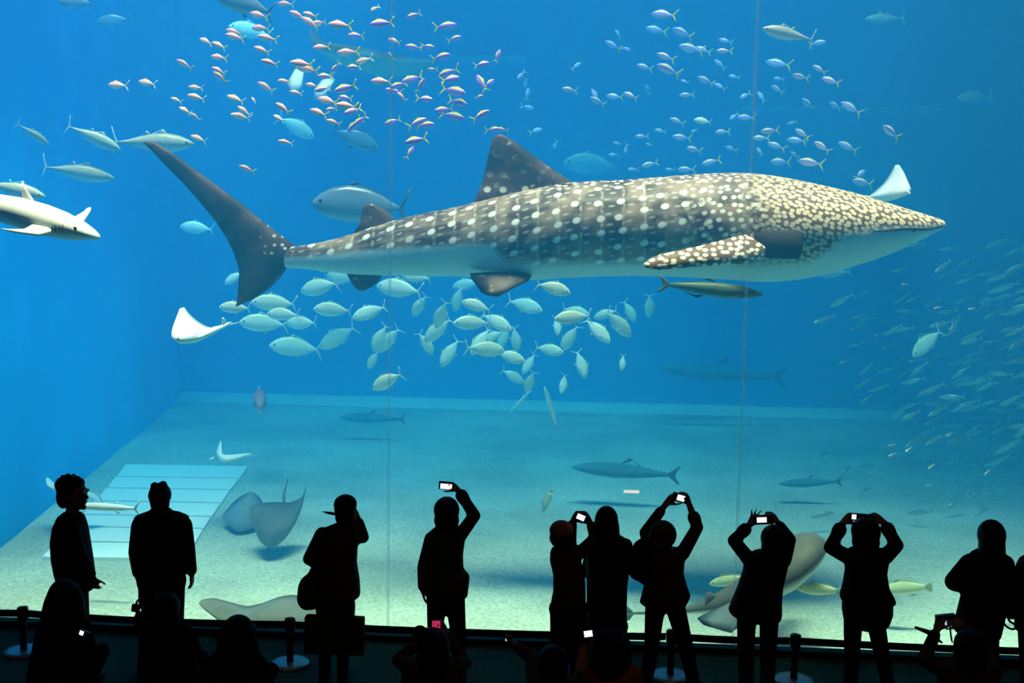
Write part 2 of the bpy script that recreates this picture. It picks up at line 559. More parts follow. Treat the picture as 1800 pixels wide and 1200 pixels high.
EDGE = [(480, 455), (540, 452), (640, 441), (740, 435), (850, 429), (868, 432), (890, 457), (950, 461), (1100, 460), (1200, 458), (1300, 460), (1400, 458), (1430, 440), (1450, 418), (1500, 407), (1560, 402), (1600, 403), (1647, 396)]


def whale_shark():
    xs = [480 + (1647 - 480) * (1 - (1 - i / 219) ** 1.15) for i in range(220)]
    NS = 72
    mpp = SHK_Y / F
    rings, pats, belly, ridge, crest, patch = [], [], [], [], [], []
    for x in xs:
        yt, yb = smooth_interp(TOP, x), smooth_interp(BOT, x)
        hw = smooth_interp(HWD, x) * mpp
        yc = (yt + yb) / 2
        # widest below the middle on the body, at the mouth level on the head
        hh = max(0.5, (yb - yt) / 2)
        ring = []
        hd = max(0.0, min(1.0, (x - 1380) / 240))
        arc = 0.0
        prev = None
        for j in range(NS):
            a = 2 * math.pi * j / NS          # 0 = top, runs over the near flank
            s, c = math.sin(a), math.cos(a)
            ex = 1.0 - 0.25 * hd
            yy = yc - hh * math.copysign(abs(c) ** ex, c)
            w = math.copysign(abs(s) ** (0.92 - 0.3 * hd), s)
            rd = 0.0
            aa = min(a, 2 * math.pi - a)
            for r0 in (0.55, 0.95, 1.32):
                if x < 1330:
                    rd = max(rd, math.exp(-((aa - r0) / 0.035) ** 2))
            p = W(x, yy, SHK_Y)
            p.y -= w * hw * (1 + 0.012 * rd)
            ring.append(p)
            if prev is not None and j <= NS // 2: arc += (p - prev).length / mpp
            prev = p
            va = arc if j <= NS // 2 else None
            pats.append([x, va, 0])
            e = interp(EDGE, x)
            soft = 5.0 if x < 870 else (9.0 if x < 1420 else 6.0)
            belly.append(max(0.0, min(1.0, 0.5 + (yy - e) / (2 * soft))))
            ridge.append(rd if 0.0 < x < 1300 else 0.0)
            crest.append(max(0.0, min(1.0, (0.62 - aa) / 0.15)) * max(0.0, min(1.0, (x - 880) / 120)))
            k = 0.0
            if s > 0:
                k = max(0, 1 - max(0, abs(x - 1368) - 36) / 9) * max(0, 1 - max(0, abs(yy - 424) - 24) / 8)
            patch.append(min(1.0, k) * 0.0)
        n = len(ring)
        for j in range(NS // 2 + 1, NS):
            pats[-NS + j][1] = pats[-NS + (NS - j)][1]
        rings.append(ring)
    # line the spot rows up along the flank: measure the arc from the middle of the back of each ring
    v, f = rings_geo(rings)
    me = make_mesh('whale_shark', v, f)
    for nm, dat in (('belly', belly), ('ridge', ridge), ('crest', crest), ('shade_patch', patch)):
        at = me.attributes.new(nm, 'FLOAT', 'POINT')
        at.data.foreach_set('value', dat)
    at = me.attributes.new('pat', 'FLOAT_VECTOR', 'POINT')
    at.data.foreach_set('vector', [q for p in pats for q in p])
    sh = link('whale_shark', me, shark_skin('body'))
    tag(sh, 'huge brown whale shark covered in white spots, with pale belly', 'whale shark')
    finm, tailm, pecm = shark_skin('fin'), shark_skin('tail'), shark_skin('pectoral')
    # caudal fin: sections from the upper tip to the lower tip
    secs = [(254, 249, 252, 251), (272, 250, 264, 262), (300, 266, 288, 288), (340, 296, 322, 322), (380, 325, 352, 356), (420, 354, 380, 390), (455, 383, 398, 418), (488, 409, 410, 442), (518, 431, 417, 462), (516, 452, 420, 474), (506, 468, 420, 486), (492, 489, 419, 500), (474, 507, 418, 514), (452, 522, 417, 527), (416, 539, 414, 538)]
    th = [0.01, 0.03, 0.05, 0.07, 0.08, 0.10, 0.12, 0.15, 0.17, 0.17, 0.15, 0.12, 0.08, 0.05, 0.01]
    g = fin_geo([(W(a, b, SHK_Y), W(c, d, SHK_Y), t) for (a, b, c, d), t in zip(secs, th)])
    link('tail_fin', with_attr(make_mesh('tail_fin', *g), SHK_Y), tailm, sh)
    g = px_fin([(884, 237, 876, 236), (897, 244, 868, 240), (918, 258, 862, 258), (940, 275, 857, 278), (962, 291, 852, 300), (984, 306, 847, 322), (1004, 318, 840, 340), (1012, 328, 832, 354), (1006, 345, 838, 366)], SHK_Y, (0.02, 0.22))
    link('dorsal_fin', with_attr(make_mesh('dorsal_fin', *g), SHK_Y), finm, sh)
    g = px_fin([(652, 358, 642, 360), (664, 361, 637, 366), (678, 370, 635, 380), (690, 380, 632, 393), (694, 390, 622, 408), (690, 400, 632, 414)], SHK_Y, (0.02, 0.12))
    link('rear_dorsal_fin', with_attr(make_mesh('rear_dorsal_fin', *g), SHK_Y), finm, sh)
    g = px_fin([(640, 511, 630, 510), (656, 503, 622, 503), (668, 492, 614, 490), (674, 478, 606, 474), (676, 466, 610, 462)], SHK_Y, (0.02, 0.10))
    link('anal_fin', with_attr(make_mesh('anal_fin', *g), SHK_Y), finm, sh)
    for s in (-1, 1):
        Y = SHK_Y + s * 0.36
        g = fin_geo([(W(a, b, Y + s * o), W(c, d, Y + s * o), t) for a, b, c, d, o, t in ((876, 521, 858, 519, .22, .02), (892, 512, 846, 514, .18, .05), (912, 502, 838, 502, .1, .08), (930, 493, 828, 490, .0, .10), (935, 484, 826, 480, -.1, .10))])
        link('pelvic_fin', with_attr(make_mesh('pelvic_fin', *g), SHK_Y), finm, sh)
    # pectoral fins: root on the flank behind the gills, swept back and out
    for s in (-1, 1):
        Yr = SHK_Y + s * 0.61
        S = []
        for lx, ly, tx, ty, o, t in ((1345, 448, 1318, 408, -0.10, .16), (1342, 455, 1308, 412, .16, .20), (1330, 459, 1292, 416, .38, .19), (1305, 463, 1265, 423, .60, .17), (1270, 465, 1230, 432, .82, .14), (1220, 469, 1190, 440, .98, .11), (1175, 473, 1158, 448, 1.10, .08), (1148, 475, 1138, 457, 1.17, .05), (1136, 471, 1131, 464, 1.2, .02)):
            S.append((W(lx, ly, Yr + s * o * 0.85), W(tx, ty, Yr + s * o * 0.85), t))
        link('pectoral_fin', with_attr(make_mesh('pectoral_fin', *fin_geo(S)), SHK_Y), pecm, sh)
    # gill slits, eye, mouth line, and a dark solid that stands for shade at the fin root
    gm = plain('gill_and_shade_dark', (0.03, 0.02, 0.016), 0.7, 0.1, noise_scale=12)
    for s in (-1, 1):
        Y = SHK_Y + s * 0.748
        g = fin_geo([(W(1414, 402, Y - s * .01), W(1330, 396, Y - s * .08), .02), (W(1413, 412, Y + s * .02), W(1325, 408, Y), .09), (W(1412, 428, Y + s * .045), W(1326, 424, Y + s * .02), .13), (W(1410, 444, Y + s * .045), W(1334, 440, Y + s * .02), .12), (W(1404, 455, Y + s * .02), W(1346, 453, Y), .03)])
        link('fin_root_shade', make_mesh('fin_root_shade', *g), gm, sh)
        g = fin_geo([(W(1335, 398, Y - s * .02), W(1312, 392, Y - s * .10), .03), (W(1345, 389, Y - s * .04), W(1318, 390, Y - s * .10), .06), (W(1372, 390, Y - s * .04), W(1350, 398, Y - s * .04), .07), (W(1412, 402, Y - s * .03), W(1404, 406, Y), .03)])
        link('gill_flap', make_mesh('gill_flap', *g), gm, sh)
        ex = W(1574, 404, SHK_Y)
        bm = bmesh.new(); bmesh.ops.create_uvsphere(bm, u_segments=12, v_segments=8, radius=0.035)
        me2 = bpy.data.meshes.new('eye'); bm.to_mesh(me2); bm.free()
        eo = link('eye', me2, gm, sh)
        eo.location = (ex.x, SHK_Y + s * 0.61, ex.z)
    for s in (-1, 1):
        rings = []
        for i in range(22):
            x = 1500 + (1643 - 1500) * i / 21
            yt, yb, hw = smooth_interp(TOP, x), smooth_interp(BOT, x), smooth_interp(HWD, x) * mpp
            yy = interp(EDGE, x) + 1.0
            hd = max(0.0, min(1.0, (x - 1380) / 240))
            c = max(-0.98, min(0.98, ((yt + yb) / 2 - yy) / max(0.5, (yb - yt) / 2)))
            c = math.copysign(abs(c) ** (1 / (1.0 - 0.25 * hd)), c)
            w = math.sqrt(1 - c * c) ** (0.92 - 0.3 * hd)
            p = W(x, yy, SHK_Y)
            p.y += s * w * hw
            r = 0.004 + 0.010 * math.sin(math.pi * min(1, (i + 0.5) / 21))
            rings.append([p + Vector((0, r * math.cos(t), r * math.sin(t))) for t in [2 * math.pi * j / 6 for j in range(6)]])
        link('mouth_line', make_mesh('mouth_line', *rings_geo(rings)), gm, sh)
    return sh


whale_shark()


# ---------------------------------------------------------------- small and middle-sized fish
def lathe_fish(prof, ns=10):
    """prof: (x, up, down, half-width); head towards +X, unit length"""
    rings = []
    for x, u, d, w in prof:
        r = []
        for j in range(ns):
            a = 2 * math.pi * j / ns
            s, c = math.sin(a), math.cos(a)
            r.append((x, -w * s, (u if c > 0 else d) * c + 0.0))
        rings.append(r)
    return rings_geo(rings)


def flat_fin(pts, th=0.008):
    """small fin: outline in the X-Z plane given as (lead, trail) sections"""
    return fin_geo([((a, 0, b), (c, 0, d), th * (0.4 if i in (0, len(pts) - 1) else 1)) for i, (a, b, c, d) in enumerate(pts)])


FORK = [(-0.50, .15, -0.52, .155), (-0.44, .09, -0.475, .10), (-0.38, .035, -0.425, .03), (-0.33, 0, -0.405, 0), (-0.38, -.035, -0.425, -.03), (-0.44, -.09, -0.475, -.10), (-0.50, -.15, -0.52, -.155)]


def skin2(name, back, side, belly, z1, z2, rough=0.35, spec=0.5, metal=0.0, stripes=None):
    m, nt, b = new_mat(name)
    N, L, math_, mix, step = nodes_of(nt)
    tc = N('ShaderNodeTexCoord'); sx = N('ShaderNodeSeparateXYZ'); L(tc.outputs['Object'], sx.inputs[0])
    nz = N('ShaderNodeTexNoise'); nz.inputs['Scale'].default_value = 9.0; nz.inputs['Detail'].default_value = 3
    L(tc.outputs['Object'], nz.inputs['Vector'])
    z = math_('ADD', sx.outputs[2], math_('MULTIPLY', math_('SUBTRACT', nz.outputs['Fac'], 0.5), 0.05))
    col = mix(step(z, z1[0], z1[1]), belly, side)
    col = mix(step(z, z2[0], z2[1]), col, back)
    if stripes:
        w = math_('SINE', math_('MULTIPLY', sx.outputs[2], stripes[0]))
        col = mix(math_('MULTIPLY', step(w, 0.2, 0.8), stripes[1]), col, stripes[2])
    L(col, b.inputs['Base Color'])
    b.inputs['Roughness'].default_value = rough
    b.inputs['Specular IOR Level'].default_value = spec
    b.inputs['Metallic'].default_value = metal
    return m


def species(kind, prof, parts, body_mat, ns=10):
    me = make_mesh(kind, *lathe_fish(prof, ns))
    me.materials.append(body_mat)
    pm = []
    for nm, geo, mat in parts:
        q = make_mesh(nm, *geo)
        q.materials.append(mat)
        pm.append((nm, q))
    return kind, me, pm


def place(sp, px, py, ln, ang=0.0, right=False, Y=13.0, label=None, cat='fish', group=None, yaw=0.0, roll=0.0, name=None, fat=1.0):
    """one fish: centre pixel, length in pixels, tilt of its axis in the photo, distance"""
    kind, me, pm = sp
    Y = Y - 0.7 if Y < 14 else Y
    d = ray(px, py + ln * 0.25)
    if d.z < 0: Y = min(Y, d.y * (BED + 0.12 - CAM_H) / d.z - 0.15)
    o = bpy.data.objects.new(name or kind, me)
    COL.objects.link(o)
    a = R(ang)
    d = Vector((math.cos(a), 0, -math.sin(a)))
    if not right: d = -d
    up = Vector((0, 0, 1)) - d * d.z
    if up.length < 0.2: up = Vector((1, 0, 0)) - d * d.x
    up.normalize()
    y = up.cross(d)
    m3 = Matrix((d, y, up)).transposed()
    m3 = m3 @ Matrix.Rotation(R(yaw), 3, 'Z') @ Matrix.Rotation(R(roll), 3, 'X')
    s = ln * Y / F / max(0.55, math.cos(R(yaw)))
    loc = W(px, py, Y)
    o.matrix_world = Matrix.Translation(loc) @ m3.to_4x4() @ Matrix.Diagonal((s, s * fat, s * fat, 1))
    for nm, q in pm:
        c = bpy.data.objects.new(nm, q)
        COL.objects.link(c)
        c.parent = o
    tag(o, label, cat, group)
    return o


def pose(base, ang, right, ending=''):
    nose = -ang if right else ang
    n = 'nose up' if nose > 14 else ('nose down' if nose < -14 else 'level')
    return '%s swimming %s %s the spotted shark%s' % (base, n, 'along with' if right else 'against', ending)


def eye_geo(x, y, z, r):
    V, Fc = [], []
    out = None
    for s in (-1, 1):
        bm = bmesh.new(); bmesh.ops.create_icosphere(bm, subdivisions=1, radius=r)
        v = [(p.co.x + x, p.co.y * 0.6 + s * y, p.co.z + z) for p in bm.verts]
        f = [tuple(q.index for q in p.verts) for p in bm.faces]
        bm.free()
        out = (v, f) if out is None else join_geo(out, (v, f))
    return out


YEL = plain('fin_yellow', (1.0, 0.78, 0.02), 0.5, 0.3, noise_scale=20)
PALE = plain('fin_pale', (0.80, 0.80, 0.78), 0.5, 0.3, noise_scale=20)
SILV = plain('fin_silver', (0.72, 0.80, 0.74), 0.5, 0.3, noise_scale=20)
DARKF = plain('fin_dark', (0.09, 0.12, 0.11), 0.6, 0.2, noise_scale=20)
EYE = plain('eye_black', (0.01, 0.01, 0.012), 0.2, 0.5, noise_scale=20)

fus_prof = [(0.5, .01, .01, .006), (0.46, .05, .045, .03), (0.38, .10, .09, .052), (0.24, .15, .14, .068), (0.08, .165, .155, .07), (-0.08, .13, .12, .055), (-0.2, .075, .07, .034), (-0.28, .036, .034, .018), (-0.35, .026, .024, .012)]
fus_dorsal = flat_fin([(0.22, .13, 0.2, .13), (0.2, .20, 0.1, .18), (0.06, .19, 0.0, .16), (-0.08, .15, -0.12, .13), (-0.2, .09, -0.24, .06)])
fus_anal = flat_fin([(-0.02, -.09, -0.03, -.10), (-0.06, -.135, -0.1, -.12), (-0.16, -.10, -0.18, -.085), (-0.25, -.05, -0.26, -.05)])
FFORK = [(-0.52, .24, -0.55, .245), (-0.44, .14, -0.50, .16), (-0.36, .055, -0.44, .05), (-0.30, 0, -0.40, 0), (-0.36, -.055, -0.44, -.05), (-0.44, -.14, -0.50, -.16), (-0.52, -.24, -0.55, -.245)]
fus_parts = lambda t, f: [('tail_fin', flat_fin(FFORK, .03), t), ('dorsal_fin', fus_dorsal, f), ('anal_fin', fus_anal, f), ('eye', eye_geo(.40, .046, .02, .018), EYE)]
PINKF = plain('fin_pink', (0.85, 0.62, 0.62), 0.5, 0.3, noise_scale=20)
VIOF = plain('fin_violet', (0.55, 0.48, 0.85), 0.5, 0.3, noise_scale=20)
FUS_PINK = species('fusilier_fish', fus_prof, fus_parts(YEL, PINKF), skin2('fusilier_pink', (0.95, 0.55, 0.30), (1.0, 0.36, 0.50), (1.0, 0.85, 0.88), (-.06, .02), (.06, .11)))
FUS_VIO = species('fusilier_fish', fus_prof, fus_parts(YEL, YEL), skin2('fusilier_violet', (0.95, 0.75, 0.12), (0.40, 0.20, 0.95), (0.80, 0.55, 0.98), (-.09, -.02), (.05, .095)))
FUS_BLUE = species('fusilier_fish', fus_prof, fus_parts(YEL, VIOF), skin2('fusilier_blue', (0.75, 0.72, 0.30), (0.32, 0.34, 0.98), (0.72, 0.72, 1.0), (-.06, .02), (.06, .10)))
FUS_PALE = species('goatfish', fus_prof, fus_parts(PALE, PINKF), skin2('goatfish_skin', (1.0, 0.35, 0.25), (1.0, 0.60, 0.52), (1.0, 0.94, 0.90), (-.06, .01), (.05, .10)))

rnd = random.Random(7)
G_PALE = 'pinkish white fish without yellow tails'
for x, y, l, a in ((208, 150, 40, 5), (259, 146, 36, 12), (344, 154, 27, 5), (345, 171, 32, 15), (310, 176, 22, 20), (325, 194, 26, 25), (343, 205, 20, 38), (414, 174, 34, 20), (423, 205, 34, 12), (429, 195, 28, 35), (446, 176, 14, 50), (349, 244, 32, 20), (490, 208, 24, 30), (502, 250, 26, 10), (706, 170, 20, 45), (640, 106, 32, -15)):
    place(FUS_PALE, x, y, l, a, False, rnd.uniform(11.7, 12.6), pose('small pinkish white pale-tailed fish', a, False), 'fish', pose('pinkish white fish', a, False), rnd.uniform(-18, 18))

PK = ((362, 73, 28, 25), (385, 80, 28, 25), (411, 56, 30, 15), (413, 65, 34, 15), (385, 101, 31, 10), (324, 113, 30, 30), (384, 124, 26, 25), (387, 136, 28, 40), (455, 27, 36, 15), (458, 50, 36, 5), (470, 67, 35, 10), (460, 88, 30, 20), (474, 110, 30, 15), (467, 153, 33, 30), (502, 7, 30, 5), (523, 27, 32, 25), (545, 40, 36, 30), (560, 40, 24, -10), (565, 83, 30, -5), (530, 112, 40, 5), (540, 122, 38, 8), (572, 134, 30, 0), (500, 143, 24, 5), (497, 190, 31, 35), (576, 177, 38, 15), (609, 186, 38, 5), (560, 198, 34, 20), (586, 215, 26, 15), (598, 44, 42, 5), (434, 297, 28, 22), (612, 92, 38, -5), (520, 163, 24, 10), (659, 15, 18, -30), (693, 72, 24, 20), (670, 143, 38, 3), (545, 26, 26, 15), (548, 150, 24, 12))
for i, (x, y, l, a) in enumerate(PK):
    place(FUS_PINK, x, y, l, a, False, rnd.uniform(11.6, 12.9), pose('small pink yellow-tailed fish', a, False), 'fish', pose('pink yellow-tailed fish', a, False), rnd.uniform(-20, 20))

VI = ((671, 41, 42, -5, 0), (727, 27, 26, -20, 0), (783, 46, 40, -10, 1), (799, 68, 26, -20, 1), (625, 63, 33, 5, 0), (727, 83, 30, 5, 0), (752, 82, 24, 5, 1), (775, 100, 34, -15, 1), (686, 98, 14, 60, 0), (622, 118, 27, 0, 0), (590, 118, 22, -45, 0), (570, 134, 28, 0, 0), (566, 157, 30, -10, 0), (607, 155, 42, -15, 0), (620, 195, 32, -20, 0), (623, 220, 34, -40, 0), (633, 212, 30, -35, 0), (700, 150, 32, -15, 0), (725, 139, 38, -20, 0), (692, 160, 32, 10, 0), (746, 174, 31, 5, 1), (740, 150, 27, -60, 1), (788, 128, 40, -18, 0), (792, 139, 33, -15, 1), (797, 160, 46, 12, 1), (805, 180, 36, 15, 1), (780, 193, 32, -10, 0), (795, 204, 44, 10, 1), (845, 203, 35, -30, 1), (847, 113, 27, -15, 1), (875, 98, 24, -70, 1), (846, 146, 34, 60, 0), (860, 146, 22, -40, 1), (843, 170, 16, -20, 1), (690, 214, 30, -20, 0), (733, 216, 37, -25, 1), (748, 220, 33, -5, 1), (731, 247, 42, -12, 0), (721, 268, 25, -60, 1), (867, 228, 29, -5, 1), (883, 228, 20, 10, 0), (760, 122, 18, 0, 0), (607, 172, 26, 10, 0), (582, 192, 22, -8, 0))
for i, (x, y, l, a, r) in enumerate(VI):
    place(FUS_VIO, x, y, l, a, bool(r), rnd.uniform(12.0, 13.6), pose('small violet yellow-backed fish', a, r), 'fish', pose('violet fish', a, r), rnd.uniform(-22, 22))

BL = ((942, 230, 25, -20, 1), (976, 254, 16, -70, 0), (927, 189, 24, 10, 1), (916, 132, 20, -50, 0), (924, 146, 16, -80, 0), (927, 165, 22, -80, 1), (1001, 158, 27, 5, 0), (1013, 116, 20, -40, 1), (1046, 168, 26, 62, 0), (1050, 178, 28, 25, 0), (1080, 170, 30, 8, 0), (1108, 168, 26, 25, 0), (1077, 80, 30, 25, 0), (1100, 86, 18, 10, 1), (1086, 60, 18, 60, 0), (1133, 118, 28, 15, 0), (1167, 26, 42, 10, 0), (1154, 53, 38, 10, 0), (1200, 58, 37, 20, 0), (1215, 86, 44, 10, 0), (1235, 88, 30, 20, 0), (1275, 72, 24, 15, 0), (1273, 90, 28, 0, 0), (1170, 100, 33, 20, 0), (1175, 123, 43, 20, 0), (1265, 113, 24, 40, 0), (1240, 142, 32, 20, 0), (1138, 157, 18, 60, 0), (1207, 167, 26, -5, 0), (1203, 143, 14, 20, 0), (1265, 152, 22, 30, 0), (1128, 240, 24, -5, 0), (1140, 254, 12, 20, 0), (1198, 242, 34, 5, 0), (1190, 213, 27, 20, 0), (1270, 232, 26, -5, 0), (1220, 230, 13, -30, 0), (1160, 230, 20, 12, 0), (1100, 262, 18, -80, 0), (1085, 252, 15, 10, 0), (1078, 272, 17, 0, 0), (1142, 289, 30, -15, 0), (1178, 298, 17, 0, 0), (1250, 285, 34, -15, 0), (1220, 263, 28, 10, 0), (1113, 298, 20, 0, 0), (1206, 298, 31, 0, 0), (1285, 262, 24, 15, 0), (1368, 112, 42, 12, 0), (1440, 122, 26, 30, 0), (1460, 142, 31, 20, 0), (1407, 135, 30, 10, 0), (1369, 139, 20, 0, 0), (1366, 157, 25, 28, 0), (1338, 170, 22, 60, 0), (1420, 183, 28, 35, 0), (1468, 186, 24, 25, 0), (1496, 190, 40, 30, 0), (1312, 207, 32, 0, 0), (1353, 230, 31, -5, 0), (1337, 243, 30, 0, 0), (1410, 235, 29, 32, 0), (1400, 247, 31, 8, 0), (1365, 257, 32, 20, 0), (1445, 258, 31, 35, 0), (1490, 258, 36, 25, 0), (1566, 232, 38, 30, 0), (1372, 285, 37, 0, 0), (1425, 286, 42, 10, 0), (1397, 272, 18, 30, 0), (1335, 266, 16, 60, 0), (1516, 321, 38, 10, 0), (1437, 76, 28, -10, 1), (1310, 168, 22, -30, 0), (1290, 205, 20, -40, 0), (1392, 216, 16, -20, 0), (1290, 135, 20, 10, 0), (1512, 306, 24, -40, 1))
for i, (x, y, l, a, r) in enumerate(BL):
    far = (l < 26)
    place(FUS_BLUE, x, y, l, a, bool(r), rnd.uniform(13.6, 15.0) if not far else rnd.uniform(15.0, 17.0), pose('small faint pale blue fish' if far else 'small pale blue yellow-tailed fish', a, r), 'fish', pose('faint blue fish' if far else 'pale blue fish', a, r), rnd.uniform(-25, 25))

# silver trevallies in the lower shoal
trev_prof = [(0.5, .004, .01, .006), (0.47, .045, .05, .03), (0.40, .11, .095, .052), (0.28, .175, .145, .072), (0.12, .205, .17, .078), (-0.05, .185, .155, .068), (-0.2, .125, .105, .045), (-0.31, .06, .05, .022), (-0.37, .024, .022, .012), (-0.40, .022, .02, .01)]
TF = [(-0.49, .20, -0.52, .205), (-0.445, .11, -0.475, .12), (-0.40, .045, -0.44, .04), (-0.36, 0, -0.425, 0), (-0.40, -.045, -0.44, -.04), (-0.445, -.11, -0.475, -.12), (-0.49, -.20, -0.52, -.205)]
trev_parts = lambda t, e: [('tail_fin', flat_fin(TF, .014), t), ('dorsal_fin', flat_fin([(0.16, .17, 0.14, .18), (0.08, .25, 0.02, .22), (-0.04, .21, -0.08, .18), (-0.2, .14, -0.22, .12), (-0.32, .065, -0.34, .055)]), t), ('anal_fin', flat_fin([(0.02, -.14, 0.0, -.15), (-0.04, -.215, -0.09, -.18), (-0.18, -.125, -0.2, -.11), (-0.32, -.055, -0.34, -.045)]), t), ('pectoral_fin', fin_geo([((.26, -.075, -.02), (.25, -.075, -.05), .01), ((.16, -.095, -.05), (.15, -.095, -.085), .012), ((.04, -.10, -.09), (.03, -.10, -.10), .004)]), t), ('eye', eye_geo(.40, .047, .03, .022), e)]
TREV = species('trevally_fish', trev_prof, trev_parts(SILV, EYE), skin2('trevally_skin', (0.70, 0.78, 0.52), (0.86, 0.92, 0.84), (0.95, 0.97, 0.95), (-.12, -.02), (.06, .17), 0.3, 0.5), 14)
TR = ((413, 541, 56, 2, 0), (482, 533, 78, 2, 0), (562, 505, 76, -14, 0), (464, 569, 84, 4, 0), (530, 568, 62, -4, 0), (520, 611, 90, 6, 0), (594, 593, 78, -32, 0), (498, 553, 62, 0, 0), (585, 545, 70, 3, 0), (650, 549, 62, -20, 0), (668, 594, 56, -62, 0), (684, 597, 62, -48, 0), (656, 632, 40, -60, 0), (681, 670, 66, -30, 0), (738, 537, 48, -55, 0), (702, 508, 86, 6, 0), (732, 487, 56, 6, 0), (412, 488, 40, -35, 0), (600, 488, 70, -5, 0), (805, 525, 48, -74, 0), (838, 538, 56, 15, 0), (776, 553, 56, -68, 0), (770, 580, 66, -42, 0), (748, 603, 48, 58, 1), (791, 620, 60, -58, 0), (922, 537, 66, 14, 1), (972, 507, 64, 14, 1), (830, 568, 66, 0, 0), (872, 566, 62, 25, 1), (845, 600, 58, -58, 0), (866, 592, 46, -30, 0), (886, 592, 48, -70, 0), (906, 596, 48, 82, 1), (852, 614, 70, 6, 1), (897, 627, 56, 16, 1), (930, 639, 42, -60, 0), (901, 661, 46, 28, 1), (932, 671, 44, -70, 0), (965, 615, 52, 8, 1), (1007, 558, 66, -6, 0), (979, 572, 36, 82, 1), (1050, 581, 60, 42, 1), (1086, 569, 66, 44, 1), (1106, 547, 44, 60, 1), (1002, 594, 56, -60, 0), (1021, 640, 52, 72, 1), (990, 674, 36, -80, 0), (1094, 637, 30, -86, 0), (1141, 537, 42, 88, 1), (1012, 548, 50, 12, 1), (820, 500, 52, -12, 0), (570, 470, 44, 8, 0), (1065, 552, 44, -20, 0))
for i, (x, y, l, a, r) in enumerate(TR):
    Y = 13.9 + (i * 0.37) % 2.4 if l > 55 else rnd.uniform(15.0, 17.0)
    place(TREV, x, y, l, a, bool(r), Y, pose('smaller silvery fish' if l <= 55 else 'larger silvery deep-bodied fish', a, r, ' beneath its belly'), 'fish', pose('smaller silver fish' if l <= 55 else 'larger silver fish', a, r), rnd.uniform(-22, 22))

# singles
tuna_prof = [(0.5, .006, .006, .006), (0.44, .045, .045, .04), (0.33, .095, .09, .075), (0.17, .125, .12, .095), (0.0, .115, .11, .085), (-0.17, .075, .07, .055), (-0.30, .035, .032, .025), (-0.40, .014, .014, .012), (-0.44, .012, .012, .01)]
TUF = [(-0.50, .19, -0.51, .195), (-0.475, .10, -0.49, .105), (-0.45, .03, -0.475, .03), (-0.43, 0, -0.465, 0), (-0.45, -.03, -0.475, -.03), (-0.475, -.10, -0.49, -.105), (-0.50, -.19, -0.51, -.195)]
tuna_parts = lambda t: [('tail_fin', flat_fin(TUF, .012), t), ('dorsal_fin', flat_fin([(0.18, .10, 0.16, .11), (0.12, .17, 0.07, .14), (0.0, .12, -0.03, .10)]), t), ('rear_dorsal_fin', flat_fin([(-0.02, .09, -0.04, .09), (-0.08, .15, -0.1, .13), (-0.16, .08, -0.18, .06)]), t), ('anal_fin', flat_fin([(-0.06, -.085, -0.08, -.085), (-0.12, -.145, -0.14, -.125), (-0.2, -.07, -0.22, -.05)]), t), ('eye', eye_geo(.41, .052, .012, .014), EYE)]
TUNA = species('tuna', tuna_prof, tuna_parts(SILV), skin2('tuna_skin', (0.34, 0.34, 0.22), (0.46, 0.47, 0.38), (0.60, 0.68, 0.70), (-.07, .0), (.03, .09), 0.35, 0.5), 14)
place(TUNA, 165, 242, 98, 24, True, 13.6, 'yellowish grey tuna with its nose to a second tuna tail', 'fish', None, 10)
place(TUNA, 270, 251, 140, 0, True, 13.9, 'long yellowish grey tuna behind the tip of the spotted shark tail', 'fish', None, 8)
place(TUNA, 138, 303, 122, 8, True, 13.6, 'blue grey tuna above the pale grey shark', 'fish', None, 10)
place(TUNA, 58, 236, 52, 40, True, 13.6, 'small faint tuna with raised tail near the blue side wall', 'fish', None, 35)
place(TUNA, 24, 333, 110, 12, True, 12.4, 'grey tuna half hidden behind the pale grey shark', 'fish', None, 10)
place(TREV, 346, 401, 58, 5, False, 16.5, 'pale silver fish alone beneath the raised shark tail', 'fish', None, 10)
GT = species('giant_trevally', trev_prof, trev_parts(DARKF, EYE), skin2('giant_trevally_skin', (0.16, 0.20, 0.24), (0.20, 0.27, 0.34), (0.36, 0.45, 0.52), (-.14, -.04), (.05, .17), 0.22, 0.6), 16)
place(GT, 634, 362, 172, 2, False, 14.0, 'big blue grey trevally with steep forehead behind the small rear fin', 'fish', None, 6)
place(GT, 430, 8, 100, 14, False, 13.8, 'large grey fish at the top beside the pink shoal', 'fish', None, 12)
place(TREV, 440, 55, 70, 10, False, 17.0, 'faint green grey fish among the pink shoal', 'fish', None, 20)
place(TREV, 520, 224, 66, 30, True, 17.0, 'faint pale fish nose down below the pink shoal', 'fish', None, 25)
place(GT, 625, 245, 84, 22, True, 16.5, 'dim grey fish behind the violet shoal', 'fish', None, 15)
place(GT, 200, 36, 56, -8, False, 16.0, 'faint blue fish alone near the top of the side wall', 'fish', None, 10)
place(GT, 133, 4, 60, 0, False, 14.2, 'very faint blue fish at the upper rim of the water', 'fish', None, 10)
place(TREV, 1040, 290, 100, 2, False, 25.0, 'dim blue fish just above the back of the spotted shark', 'fish', None, 10)
place(TUNA, 1385, 60, 92, 10, False, 13.6, 'olive and white tuna beside a yellow-tailed fish', 'fish', None, 8, name='tuna')
place(TUNA, 1555, 33, 70, -3, False, 18.5, 'faint pale tuna near the upper right rim', 'fish', None, 8)
place(TUNA, 1713, 170, 66, -5, False, 19.0, 'faint yellowish tuna alone at right', 'fish', None, 20)
place(TREV, 1630, 603, 70, -42, False, 16.5, 'grey silver fish nose down beside the dense right shoal', 'fish', None, 12)
place(TREV, 1235, 213, 30, 8, False, 14.0, 'small white fish among the yellow-tailed fish', 'fish', None, 5)
